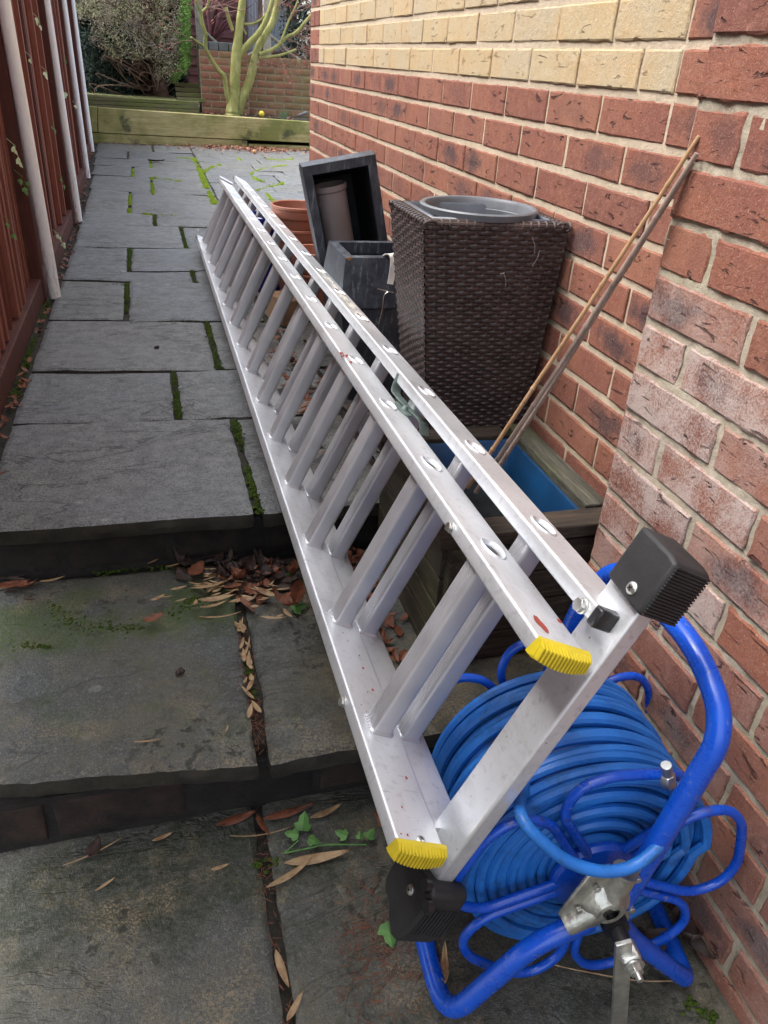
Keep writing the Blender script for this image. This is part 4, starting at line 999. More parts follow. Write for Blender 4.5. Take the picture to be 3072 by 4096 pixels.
for i in range(4):
    a, b = rim[i], rim[(i + 1) % 4]; L_ = (b - a).length; t = (b - a) / L_; inn = ((TL + FR) / 2 - (a + b) / 2).normalized(); inn.z = 0
    for q in range(3):
        off = inn * (.004 + .009 * q); mb.tube([a + off + Vector((0, 0, .002 + .003 * (q == 1))), b + off + Vector((0, 0, .002 + .003 * (q == 1)))], .0052, 8)
    n_ = int(L_ / .0165)
    for k in range(n_ + 1):
        c = a + t * (L_ * k / n_); P_ = []
        for z in range(9): an = -pi * .35 + pi * 1.15 * z / 8; P_.append(c + inn * (.013 - .0145 * cos(an)) + Vector((0, 0, .0080 * sin(an) + .001)) + t * .006 * (z / 8))
        mb.tube(P_, .0026, 6)
mb.build('woven_rim', M_wick, wk)
mb = MB()      # cobweb threads
for (u, v, u2, v2) in ((1150, 512, 1155, 548), (1166, 540, 1150, 575), (1088, 590, 1092, 620), (1080, 592, 1090, 588)):
    a, b = ony(u, v, -2.912), ony(u2, v2, -2.905); mb.tube([a, (a + b) / 2 + Vector((.003, 0, 0)), b], .0003, 4)
mb.build('cobweb', M_label, wk)
mb = MB()
ins = lambda f, z: [Vector((TL.x + f, TL.y + f, z)), Vector((TR_.x - f, TR_.y + f, z)), Vector((FR.x - f, FR.y - f, z)), Vector((FL.x + f, FL.y - f, z))]
A_, B_, C_, D_ = ins(.022, zT + .008), ins(.030, zT + .010), ins(.034, zT + .006), ins(.055, zT - .10)
mb.add(A_ + B_ + C_ + D_, [(k, (k + 1) % 4, 4 + (k + 1) % 4, 4 + k) for k in range(4)] + [(4 + k, 4 + (k + 1) % 4, 8 + (k + 1) % 4, 8 + k) for k in range(4)] + [(8 + k, 8 + (k + 1) % 4, 12 + (k + 1) % 4, 12 + k) for k in range(4)] + [(12, 13, 14, 15)])
mb.build('liner', M_greyd, wk, solid=.003)
pc_ = Vector((-.167, -2.783, zT + .016)); mb = MB()
mb.lathe(pc_, [(.106, -.016), (.1225, -.008), (.1245, .004), (.121, .007), (.114, .006), (.110, .0), (.106, -.05), (.098, -.13), (.001, -.135)], 72); mb.lathe(pc_, [(.106, -.016), (.104, -.05), (.100, -.135), (.001, -.14)], 72)
tag(mb.build('plastic_pot', M_grey, ang=30), 'round grey plastic pot with a thick rim sitting in the top of the rattan planter', 'pot')

# ================================================================ black planters
pA = thing('tall_planter', (-.22, -1.8, -.89), 'tall charcoal rectangular planter tipped so that its open mouth faces the camera', 'planter')
YA = -1.90
a0, a1 = ony(652, 361, YA), ony(811, 333, YA); dn = (ony(690, 560, YA) - a0); dn = dn / abs(dn.z); h = a0.z + .885
c0 = a0 + dn * h * 1.0; c1 = a1 + dn * (h + .035)
def quadframe(mb, q, f, back):
    """q: TL,TR,BR,BL outer; frame width f; inner set back"""
    ct = (q[0] + q[1] + q[2] + q[3]) / 4
    inn = []
    for i in range(4):
        p = q[i]; e1 = (q[(i + 1) % 4] - p).normalized(); e2 = (q[(i - 1) % 4] - p).normalized(); inn.append(p + (e1 + e2) * f)
    b = [p + back * .02 for p in inn]
    mb.add(q + inn + b, [(k, (k + 1) % 4, 4 + (k + 1) % 4, 4 + k) for k in range(4)] + [(4 + k, 4 + (k + 1) % 4, 8 + (k + 1) % 4, 8 + k) for k in range(4)])
    return inn, b
back = Vector((.06, 1, .02)).normalized()
q = [a0, a1, c1, c0]; mb = MB(); inn, bk_ = quadframe(mb, q, .028, back)
ct = (a0 + a1 + c0 + c1) / 4; oq = [ct + (p - ct) * .86 + back * .30 for p in q]; step_ = [p - (p - ct).normalized() * -.006 + back * .05 for p in q]
mb.add(q + step_ + oq, [(k, 4 + k, 4 + (k + 1) % 4, (k + 1) % 4) for k in range(4)] + [(4 + k, 8 + k, 8 + (k + 1) % 4, 4 + (k + 1) % 4) for k in range(4)] + [(8, 9, 10, 11)])
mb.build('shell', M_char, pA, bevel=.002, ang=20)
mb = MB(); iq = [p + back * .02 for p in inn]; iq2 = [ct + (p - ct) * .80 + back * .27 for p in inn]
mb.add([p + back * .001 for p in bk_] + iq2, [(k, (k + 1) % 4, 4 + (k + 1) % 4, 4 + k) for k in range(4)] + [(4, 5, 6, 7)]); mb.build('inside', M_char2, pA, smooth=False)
# tall taupe pot standing inside
pp = ony(711, 398, YA + .07); base = pp + (dn * .46); mb = MB(); ax = (pp - base).normalized()
L_ = (pp - base).length; mb.lathe(base, [(.001, 0), (.044, 0), (.050, L_ - .02), (.054, L_ - .016), (.054, L_), (.050, L_), (.046, .02)], 40, ax)
tag(mb.build('tall_pot', M_pvc, ang=30), 'tall taupe plastic flower pot tucked inside the tipped charcoal planter', 'pot')
pB = thing('flared_planter', (-.2, -2.12, -.885), 'scuffed charcoal planter with sloping shoulders, half hidden by the rattan planter', 'planter')
zb = -.447; x0, x1, ya, yb = -.325, -.075, -2.255, -2.03
def rect(x0, x1, ya, yb, z): return [Vector((x0, ya, z)), Vector((x1, ya, z)), Vector((x1, yb, z)), Vector((x0, yb, z))]
r0 = rect(x0, x1, ya, yb, zb); r1 = rect(x0 - .018, x1 + .018, ya - .03, yb + .025, zb - .135); r2 = rect(x0 + .03, x1 - .03, ya + .02, yb - .02, -.882)
r1b = rect(x0 - .013, x1 + .013, ya - .025, yb + .020, zb - .140); i0 = rect(x0 + .024, x1 - .024, ya + .024, yb - .024, zb + .001); i1 = rect(x0 + .024, x1 - .024, ya + .024, yb - .024, zb - .035); i1b = rect(x0 + .018, x1 - .018, ya + .018, yb - .018, zb - .036); i2 = rect(x0 + .03, x1 - .03, ya + .03, yb - .03, -.7)
st_ = [i2, i1b, i1, i0, r0, r1, r1b, r2]; vs = [p for r in st_ for p in r]
mb = MB(); mb.add(vs, [(i * 4 + k, i * 4 + (k + 1) % 4, (i + 1) * 4 + (k + 1) % 4, (i + 1) * 4 + k) for i in range(7) for k in range(4)] + [(3, 2, 1, 0), (28, 29, 30, 31)])
mb.build('shell', M_char, pB, bevel=.002, ang=20)
mb = MB(); p = ony(735, 548, -2.26); mb.prism([Vector((x0 + .0, ya - .001, zb - .0)), Vector((x0 + .022, ya - .001, zb + .0)), Vector((x0 + .010, ya - .001, zb - .010))], Vector((0, -.0008, 0))); M_rust = simple('rust_chip', (.33, .16, .05), .8, 0, .4, 60); mb.build('rust_stain', M_rust, pB)
mb = MB(); a = ony(841, 553, -2.262); P_ = [a + Vector((-.006, .02, -.004)), a + Vector((-.003, .006, .004)), a + Vector((.006, -.004, .004)), a + Vector((.010, -.008, -.012)), a + Vector((.008, -.010, -.05)), a + Vector((.004, -.012, -.075))]
strip(mb, spline(P_, 5), .018, .002, Vector((1, .1, 0))); tag(mb.build('plastic_hook', M_label), 'white plastic strip hooked over the rim of the scuffed charcoal planter', 'hook')
mb = MB(); a = ony(815, 624, -2.29); b = ony(850, 632, -2.28); mb.tube([a, b], .0016, 6); mb.tube(spline([ony(838, 630, -2.29), ony(829, 640, -2.29), ony(826, 665, -2.29), ony(818, 700, -2.29)], 5), .0011, 5); tag(mb.build('bent_wire', M_zinc), 'thin bent wire in front of the scuffed charcoal planter', 'wire')
# ================================================================ pots on the path
def tpot(c, r, h, lab, mat=M_terra, tilt=0):
    mb = MB(); Z = Vector((tilt, 0, 1)).normalized(); t = .005
    mb.lathe(Vector(c), [(.001, 0), (r * .62, 0), (r * .64, .004), (r * .86, h * .74), (r * .93, h * .76), (r * .95, h * .80), (r * .955, h * .93), (r, h * .945), (r, h * .99), (r - .004, h), (r - .010, h * .985), (r * .88, h * .80), (r * .60, .01), (.001, .008)], 56, Z)
    o = mb.build('plant_pot', mat, ang=32); return tag(o, lab, 'pot')
zz = zt(-.9)
tpot((-.225, -.93, zz), .118, .20, 'lowest terracotta pot of the tall stack behind the ladder')
tpot((-.223, -.93, zz + .095), .118, .20, 'middle terracotta pot of the tall stack behind the ladder')
tpot((-.221, -.93, zz + .185), .120, .20, 'top terracotta pot of the stack, with a thick double rim')
tpot((-.205, -1.20, zz), .105, .17, 'lower terracotta pot of the short stack by the tipped planter', tilt=.03)
tpot((-.200, -1.20, zz + .075), .107, .18, 'upper terracotta pot of the short stack by the tipped planter', tilt=.03)
o = tpot((-.335, -.86, zt(-.8)), .10, .33, 'glazed cobalt blue pot glimpsed between the ladder rungs', M_cobalt)
mb = MB(); p = ong(622, 700); mb.box(p + Vector((0, .05, .05)), .10, .16, .10, Vector((.96, .28, 0)), Vector((-.28, .96, 0))); tag(mb.build('timber_offcut', M_tanwood, bevel=.004), 'short block of pale brown timber on the paving behind the ladder rungs', 'wood block')
mb = MB(); p = ong(600, 400); 
# ================================================================ wooden planter with tub
wp = thing('wooden_planter', (-.2, -3.09, ZM), 'weathered low wooden plank planter with a mossy rail, between the brick pier and rattan planter', 'planter box')
X0, X1, Y0, Y1, ZR = -.375, -.012, -3.315, -2.862, -.700
for i in range(4):
    z0 = ZM + .004 + i * .068
    mb = MB(); mb.bb(X0 + .02, X1 - .01, Y0 + .012, Y0 + .030, z0, z0 + .064); mb.build('plank', M_oldwoodx, wp, bevel=.002)
    mb = MB(); mb.bb(X0 + .002, X0 + .020, Y0 + .02, Y1 - .02, z0, z0 + .064); mb.build('plank', M_oldwood, wp, bevel=.002)
    mb = MB(); mb.bb(X0 + .02, X1 - .01, Y1 - .03, Y1 - .012, z0, z0 + .064); mb.build('plank', M_oldwoodx, wp, bevel=.002)
for x in (X0 + .012, X1 - .03):
    for y in (Y0 + .0, Y1 - .04): mb = MB(); mb.bb(x, x + .03, y, y + .03, ZM, ZR - .028); mb.build('corner_post', M_oldwood, wp, bevel=.002)
def rail(p, q, wd, mat, nm='rail', seed=0):
    mb = MB(); p, q = Vector(p), Vector(q); t = (q - p).normalized(); s = t.cross(Vector((0, 0, 1))); n_ = 24; vs = []
    for i in range(n_ + 1):
        c = p + (q - p) * i / n_; e = .0035 * nz(i * .6, seed); e2 = .003 * nz(i * .7, seed + 9)
        vs += [c + s * (wd / 2 + e), c - s * (wd / 2 + e2), c - s * (wd / 2 + e2) - Vector((0, 0, .028)), c + s * (wd / 2 + e) - Vector((0, 0, .028))]
    mb.add(vs, [(i * 4 + k, i * 4 + (k + 1) % 4, (i + 1) * 4 + (k + 1) % 4, (i + 1) * 4 + k) for i in range(n_) for k in range(4)] + [(0, 1, 2, 3), (4 * n_ + 3, 4 * n_ + 2, 4 * n_ + 1, 4 * n_)]); return mb.build(nm, mat, wp, bevel=.003, smooth=False)
rail((X1 - .030, Y0 + .062, ZR + .004), (X1 - .027, Y1, ZR + .004), .050, M_mosswood, seed=1)
rail((X0 - .01, Y0 + .030, ZR), (X1 + .002, Y0 + .030, ZR), .058, M_oldwoodx, seed=2)
rail((X0 - .01, Y1 - .020, ZR), (X1 - .07, Y1 - .020, ZR), .055, M_oldwoodx, seed=3)
rail((X0 + .022, Y0 + .062, ZR), (X0 + .022, Y1 - .05, ZR), .055, M_oldwood, seed=4)
mb = MB(); o1 = rect(X0 + .045, X1 - .058, Y0 + .058, Y1 - .045, ZR - .012)
def shrink(r, f, z): c = sum(r, Vector()) / 4; return [Vector((c.x + (p.x - c.x) * (1 - f), c.y + (p.y - c.y) * (1 - f), z)) for p in r]
def rrect(r, rad, k=6):
    q = fillet(r, rad, k, closed=True); return q
lv = [rrect(o1, .02), rrect(shrink(o1, .03, ZR - .016), .02), rrect(shrink(o1, .12, ZR - .085), .03), rrect(shrink(o1, .22, ZR - .09), .03), rrect(shrink(o1, .34, ZR - .26), .03)]
n = len(lv[0]); mb.add([p for l in lv for p in l], [(i * n + k, i * n + (k + 1) % n, (i + 1) * n + (k + 1) % n, (i + 1) * n + k) for i in range(len(lv) - 1) for k in range(n)] + [tuple((len(lv) - 1) * n + k for k in range(n))])
tag(mb.build('plastic_tub', M_tub, solid=.003, ang=40), 'blue plastic tub sitting inside the weathered wooden planter', 'tub')
mb = MB(); wl = shrink(o1, .16, ZR - .082); mb.add(wl, [(0, 1, 2, 3)]); tag(mb.build('dark_tub_bottom', simple('dark_tub_sheet', (.012, .014, .015), .12, 0, .3, 20, .1)), 'dark sheet added for the grey bottom of the blue plastic tub', 'tub bottom')  # glossy dark sheet added so the blue tub's bottom reads dark grey
# ================================================================ bamboo canes
def cane(bot, top, r, mat, lab, nodes, sd):
    bot, top = Vector(bot), Vector(top); d = top - bot; L_ = d.length; mb = MB(); P_, R_ = [], []; s = d.cross(Vector((0, 0, 1))).normalized()
    fs = sorted(set([i / 40 for i in range(41)] + [q + e for q in nodes for e in (-.006, -.002, .002, .006) if 0 <= q + e <= 1]))
    for f in fs:
        rr = r * (1.1 - .3 * f)
        for q in nodes:
            if abs(f - q) < .003: rr *= 1.22
        P_.append(bot + d * f + s * (.004 * sin(f * 5 + sd) + .002 * nz(f * 7, sd))); R_.append(rr)
    mb.tube(P_, R_, 12); return tag(mb.build('bamboo_cane', mat), lab, 'cane', 'bamboo canes leaning against the brick pier')
top1 = onx(1510, 294, PX - .006); top2 = onx(1507, 331, PX - .010); top3 = onx(1500, 350, PX - .004)
b1_, b2_, b3_ = ony(1012, 1052, -3.16), ony(1030, 1062, -3.16), ony(1046, 1056, -3.16)
bo = onz(1005, 1065, -.86)
cane(b1_, top1, .0038, M_cane, 'upper bamboo cane, golden, of the three leaning on the brick pier', [.15, .36, .66, .9], 1)
cane(b2_, top2, .0043, M_cane2, 'middle bamboo cane, thickest, of the three leaning on the brick pier', [.2, .33, .58, .86], 2)
cane(b3_, top3, .0042, M_cane2, 'lower greyish bamboo cane, leaning on the brick pier beneath the others', [.24, .47, .72], 3)
# ================================================================ background
YS = 5.50
def sl(u): return YS + (.22 if u < 330 else 0) * max(0, (330 - u) / 330)
slp = lambda u, v: ony(u, v, YS)
tw = thing('sleeper_wall', (-.2, YS, -.92), 'low retaining wall of green stained timber sleepers across the end of the path', 'sleeper wall')
def board(nm, u0, v0, u1, v1, u2, v2, u3, v3, mat, th=.10, y=YS, parent=tw, dy=0):
    q = [ony(u0, v0, y), ony(u1, v1, y), ony(u2, v2, y), ony(u3, v3, y)]; mb = MB(); mb.prism(q, Vector((0, th, 0))); return mb.build(nm, mat, parent, bevel=.006)
board('sleeper', 210, 232, 668, 263, 672, 309, 212, 287, M_sleep)
board('sleeper', 150, 226, 209, 231, 211, 286, 160, 284, M_sleep)
board('sleeper', 160, 285, 534, 304, 536, 330, 165, 326, M_sleep, y=YS + .006)
board('sleeper', 537, 311, 672, 316, 675, 338, 539, 334, M_sleep, y=YS + .02)
mb = MB(); mb.bb(slp(669, 270).x + .005, 5.0, YS, YS + .1, -.93, slp(669, 263).z); mb.build('sleeper', M_sleep, tw, bevel=.006)
zs = slp(440, 247).z
mb = MB(); NX = 40; NY = 12; vs = []
for j in range(NY + 1):
    for i in range(NX + 1): x, y = -2.2 + 7 * i / NX, YS + .1 + .9 * j / NY; vs.append((x, y, zs - .03 + .02 * nz(x * 5, y * 5)))
mb.add(vs, [(j * (NX + 1) + i, j * (NX + 1) + i + 1, (j + 1) * (NX + 1) + i + 1, (j + 1) * (NX + 1) + i) for j in range(NY) for i in range(NX)]); tag(mb.build('bed_soil', M_soil), kind='structure')
mb = MB(); mb.add([(-30, YS + 1, zs - .04), (30, YS + 1, zs - .04), (30, 40, zs - .04), (-30, 40, zs - .04)], [(0, 1, 2, 3)]); tag(mb.build('garden_ground', M_ground), kind='structure')
# deck boards on the left, above the sleepers
dk = thing('garden_decking', (-1, YS + .5, zs), 'mossy grooved timber decking edge above the left end of the sleepers', 'decking')
YD = YS + .38
for k in range(3):
    a, b = ony(150, 199 + k * 7, YD), ony(432, 226 + k * 7, YD); mb = MB(); z0, z1 = a.z, b.z; zc = ony(300, 213, YD).z - k * .042
    mb.bb(-1.9, ony(430, 230, YD).x, YD - .0, YD + .04, zc - .038, zc); mb.build('deck_board', M_deck, dk, bevel=.004)
mb = MB(); zc = ony(300, 213, YD).z
for k in range(8): mb.bb(-1.9, -.42, YD + .045 + k * .125, YD + .045 + k * .125 + .12, zc - .03, zc - .002)
mb.build('deck_surface', M_deck, dk, bevel=.003)
mb = MB(); zc2 = ony(400, 222, 6.1).z
mb.bb(ony(385, 220, 6.1).x, ony(429, 220, 6.1).x, 6.0, 6.45, zc2 - .03, zc2); tag(mb.build('stone_flag', M_slabp if 'M_slabp' in globals() else simple('pale_stone', (.30, .31, .28), .85, 0, .25, 10, .3)), 'pale stone flag on the ground left of the brick garden pier', 'stone')
for k in range(4):
    mb = MB(); z = ony(400, 178 + k * 10, 6.9 - k * .1).z; xx0 = ony(395, 200, 6.8).x; mb.bb(xx0 - .1, ony(436, 200, 6.8).x, 6.6 - k * .12, 6.72 - k * .12, z - .04, z); tag(mb.build('deck_step', M_deck, bevel=.004), 'mossy grooved deck step, number %s up, left of the brick garden pier' % ['four', 'three', 'two', 'one'][k], 'step')
# brick garden wall with taller pier
YG = 6.25
gw = thing('garden_wall', (.5, YG, zs), 'low mossy brick garden wall with a taller grey capped pier, behind the maple', 'brick wall')
def gbricks(x0, x1, zb, zt_, y, ph0):
    mb = MB(); O = Vector((x0, y, 0)); U = Vector((1, 0, 0)); N = Vector((0, -1, 0)); z = zt_; c = 0
    while z > zb:
        s = -.1125 if (c + ph0) % 2 else 0
        while s < x1 - x0:
            a, b = max(s, 0), min(s + .225, x1 - x0)
            if b - a > .03: brick_face(mb, O, U, N, a + .007, b - .007, z - .075 + .006, z - .006, 0, 0, .004, .075)
            s += .225
        z -= .075; c += 1
    mortar_sheet(mb, O, U, N, 0, x1 - x0, z, zt_, .3); return mb
pz = ony(430, 106, YG).z; px0, px1 = ony(432, 150, YG).x, ony(537, 150, YG).x
mb = gbricks(px0, px1, zs - .05, pz, YG, 0); mb.build('pier', [M_gbrick, M_gmortar], gw)
mb = MB(); mb.bb(px0, px1, YG + .002, YG + .33, zs - .1, pz); mb.build('pier_core', M_gmortar, gw)
mb = MB()
for k in range(5): w_ = (px1 - px0) / 5; mb.bb(px0 + k * w_ + .004, px0 + (k + 1) * w_ - .004, YG - .006, YG + .34, pz, pz + .085)
mb.build('coping', M_bluebrick, gw, bevel=.006)
lz = ony(600, 125, YG + .15).z
mb = gbricks(px1, 3.2, zs - .05, lz - .105, YG + .15, 1); mb.build('low_wall', [M_gbrick, M_gmortar], gw)
mb = MB(); O = Vector((px1, YG + .15, 0)); s = 0
while s < 2.2: brick_face(mb, O, Vector((1, 0, 0)), Vector((0, -1, 0)), s + .004, s + .071, lz - .10, lz, 0, 0, .004, .05); s += .075
mortar_sheet(mb, O, Vector((1, 0, 0)), Vector((0, -1, 0)), 0, 2.2, lz - .11, lz, .3)
mb.build('soldier_coping', [M_gbrick, M_gmortar], gw)
mb = MB(); mb.bb(px1, 3.2, YG + .152, YG + .36, zs - .1, lz + .0); mb.build('wall_core', M_gmortar, gw)
# maple
mp = thing('maple_tree', ony(505, 243, 5.95), 'bare green barked maple with several upright limbs and red twig tips, behind the sleepers', 'tree')
def limb(pts, Y=5.95, dy=0, nm='limb', seed=0, twigs=0):
    P_, R_ = [], []
    for i, (u, v, rp_) in enumerate(pts):
        y = Y + dy * i / max(1, len(pts) - 1); p = ony(u, v, y); P_.append(p); R_.append(rp_ * .9 * (p - CP).dot(CR[2]) / 1661.)
    Q = spline(P_, 6); RQ = []
    for i in range(len(Q)):
        f = i / (len(Q) - 1) * (len(R_) - 1); k = min(int(f), len(R_) - 2); RQ.append((R_[k] * (1 - f + k) + R_[k + 1] * (f - k)) * (1 + .10 * nz(i * .5, seed)))
    mb = MB(); mb.tube(Q, RQ, 12); mb.build(nm, M_bark, mp); return Q
L1 = limb([(503, 250, 19), (503, 238, 16.5), (504, 222, 14), (507, 200, 12.5), (508, 165, 12), (510, 130, 12.5), (512, 112, 12.5), (516, 70, 9.5), (520, 35, 9.5), (524, 0, 8.5), (528, -60, 8), (540, -140, 6)], nm='trunk', seed=1)
limb([(515, 245, 10), (522, 215, 10), (533, 190, 10.5), (543, 160, 10), (550, 130, 9.5), (556, 108, 9), (572, 75, 8.5), (590, 45, 8), (600, 0, 7.5), (612, -70, 6), (630, -150, 4)], dy=.1, seed=2)
limb([(516, 122, 8), (526, 108, 8), (540, 92, 8), (556, 75, 7), (572, 50, 6.5), (583, 20, 6), (592, -20, 5), (600, -90, 4)], dy=-.15, seed=3)
limb([(500, 232, 9), (490, 200, 6), (484, 165, 5.5), (472, 152, 5), (455, 125, 4.5), (443, 100, 4.5), (444, 75, 4.5), (438, 55, 5), (433, 25, 3.8), (428, 12, 3.2), (420, -30, 2.5)], dy=-.15, seed=4)
limb([(433, 28, 3.2), (447, 15, 3), (452, -10, 2.6), (455, -60, 2)], dy=-.1, seed=5); limb([(440, 100, 3.2), (425, 90, 3), (413, 80, 2)], dy=-.1, seed=6)
limb([(488, 15, 4), (494, 40, 4.5), (503, 66, 4)], seed=7)
limb([(560, 118, 5), (585, 108, 4.8), (605, 95, 4), (620, 80, 4), (640, 70, 4), (664, 42, 3.5), (690, 10, 3)], dy=.1, seed=8); limb([(560, 125, 4), (590, 122, 3.5), (610, 118, 3), (640, 107, 2.4)], seed=9)
limb([(605, 95, 3), (618, 60, 2.4), (628, 35, 2.2), (640, 10, 1.8), (650, -20, 1.4)], seed=10); limb([(512, 50, 2.6), (540, 52, 2.6), (560, 45, 2.4), (575, 30, 2)], seed=11)
limb([(532, 75, 2.4), (520, 50, 2), (516, 20, 1.6)], seed=12)
tw_mb, bud = MB(), MB(); random.seed(21)
def twig(p, d, L_, r, lvl=0):
    P_ = [p]; n = 5
    for i in range(n): d = (d + Vector((random.uniform(-1, 1), random.uniform(-.5, .5), random.uniform(-.9, 1))) * .30).normalized(); P_.append(P_[-1] + d * (L_ / n))
    tw_mb.tube(P_, [r * (1 - .14 * i) for i in range(n + 1)], 5, cap=False)
    for k in range(2): q = P_[-1 - k // 2]; e = (d + Vector((random.uniform(-1, 1), 0, random.uniform(-1, 1))) * .8).normalized(); bud.tube([q, q + e * .02, q + e * .035], [.0022, .002, .001], 5, cap=False)
    if lvl < 2:
        for k in range(1 + (lvl == 0)): q = P_[random.randint(1, n)]; twig(q, (d + Vector((random.uniform(-1, 1), random.uniform(-.4, .4), random.uniform(-.8, .8))) * .9).normalized(), L_ * .6, r * .62, lvl + 1)
for (u, v, du, dv, n_) in ((415, 80, -.5, .1, 2), (428, 12, -.4, .6, 2), (445, 25, .6, .5, 3), (556, 118, .3, -.9, 3), (600, 100, .8, -.3, 4), (620, 85, 1, .2, 4), (640, 72, .9, -.4, 5), (600, 118, .8, -.5, 4), (615, 50, .5, .7, 3), (590, 20, .8, .4, 4), (575, 30, .6, .6, 3), (520, 15, -.7, .3, 3), (500, 30, -.8, .4, 3), (640, 20, .8, .5, 4), (655, 45, .8, -.4, 4), (540, 60, .3, .8, 2), (545, 128, .6, -.6, 2), (640, 105, .7, -.3, 3)):
    for k in range(n_): p = ony(u + random.uniform(-9, 9), v + random.uniform(-9, 9), 5.95 + random.uniform(-.15, .2)); twig(p, Vector((du + random.uniform(-.4, .4), random.uniform(-.3, .3), dv + random.uniform(-.4, .4))).normalized(), random.uniform(.16, .34), .0045)
tag(tw_mb.build('twigs', M_twig, mp), kind='stuff'); tag(bud.build('red_buds', M_redbud, mp), kind='stuff'); random.seed(5)
# conifer hedge
cf = thing('conifer', ony(345, 212, 6.7), 'large overgrown conifer, browned inside with one green clipped edge, behind the sleepers', 'tree')
mb = MB(); mb.tube([ony(352, 218, 6.7), ony(345, 190, 6.7), ony(335, 150, 6.8), ony(322, 60, 6.9), ony(318, -80, 6.9)], [.10, .085, .07, .06, .04], 14); mb.build('trunk', M_conbark, cf)
mb = MB(); random.seed(11)
for k in range(90):
    u, v = random.uniform(190, 395), random.uniform(-60, 190); p = ony(332, min(200, v + 60), 6.8); q = ony(u, v, random.uniform(6.2, 6.9)); m_ = (p + q) / 2 + Vector((0, random.uniform(-.2, .1), random.uniform(-.15, .1)))
    m_.x += random.uniform(-.1, .1); S_ = spline([p, m_, q, q + Vector((random.uniform(-.1, .1), -.03, random.uniform(-.12, .1)))], 5); mb.tube(S_, [.011 * (1 - i / len(S_) * .75) for i in range(len(S_))], 5, cap=False)
mb.build('branches', M_conbark, cf)
def inside(u, v):
    l = 164 + (v / 130) * 10 if v < 60 else 175 + (v - 60) * 1.05
    if v > 110: l = 225 + (v - 110) * 1.1
    r = 404 - max(0, v - 150) * 1.0 + 6 * nz(v * .05, 3)
    bot = 205
    if u < 300 and v > 120 + (u - 210) * .55: return False
    if v > 128 + 10 * nz(u * .05, 2) and u < 332: return False
    if v > 172 and u < 372: return False
    return l + 8 * nz(v * .06, 9) < u < r and v < bot
sets = [MB(), MB(), MB(), MB()]
def sprig(mb, p, L_, wd, k):
    d = Vector((random.gauss(0, 1), random.gauss(-.5, .5), random.gauss(0, 1))).normalized()
    for j in range(k):
        q = p + Vector((random.gauss(0, .018), random.gauss(0, .018), random.gauss(0, .018))); e = (d + Vector((random.gauss(0, .6), random.gauss(0, .4), random.gauss(0, .6)))).normalized(); s = e.orthogonal().normalized(); a = random.random() * 6.28; s = (s * cos(a) + e.cross(s) * sin(a)) * wd
        m_ = q + e * L_ * .5 + s.cross(e) * .3
        mb.add([q, q + e * L_ * .5 + s, q + e * L_, q + e * L_ * .5 - s], [(0, 1, 2), (0, 2, 3)])
cnt = 0
while cnt < 9000:
    u, v = random.uniform(160, 412), random.uniform(-170, 206)
    if not inside(u, v): continue
    cnt += 1
    dens = nz(u * .03, v * .03, 1.5); y = random.uniform(6.15, 7.0) + .25 * dens
    if random.random() > .75 + dens: continue
    p = ony(u, v, y)
    if u > 388 - max(0, v - 150): mb = sets[1]
    elif nz(u * .022 + 7, v * .025) > .02 and random.random() < .75: mb = sets[0]
    else: mb = sets[2] if random.random() < .8 else sets[0]
    sprig(mb, p, random.uniform(.02, .045), .0035 if mb is not sets[1] else .006, 5)
for k in range(1500):       # vivid clipped edge
    v = random.uniform(-170, 172); u = 402 - max(0, v - 140) * .9 + 3 * nz(v * .1, 3) + random.gauss(0, 3.5); sprig(sets[1], ony(u, v, random.uniform(6.3, 6.7)), random.uniform(.018, .035), .006, 5)
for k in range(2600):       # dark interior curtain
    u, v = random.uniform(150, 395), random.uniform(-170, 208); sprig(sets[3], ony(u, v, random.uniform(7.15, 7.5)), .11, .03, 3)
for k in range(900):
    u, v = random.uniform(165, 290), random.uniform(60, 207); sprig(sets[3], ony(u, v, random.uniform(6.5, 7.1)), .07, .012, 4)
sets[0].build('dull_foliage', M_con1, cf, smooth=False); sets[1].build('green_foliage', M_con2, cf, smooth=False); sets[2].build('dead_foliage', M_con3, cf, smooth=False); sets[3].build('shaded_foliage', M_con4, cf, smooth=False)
# dark screen fence behind the conifer
mb = MB()
for k in range(26): x = -3.4 + k * .12; mb.bb(x, x + .115, 7.75 + .004 * (k % 2), 7.78, zs - .1, 1.2)
tag(mb.build('back_fence', simple('dark_creosote_boards', (.016, .014, .013), .9, 0, .4, 6)), 'dark boarded fence in the shade behind the conifer', 'fence')
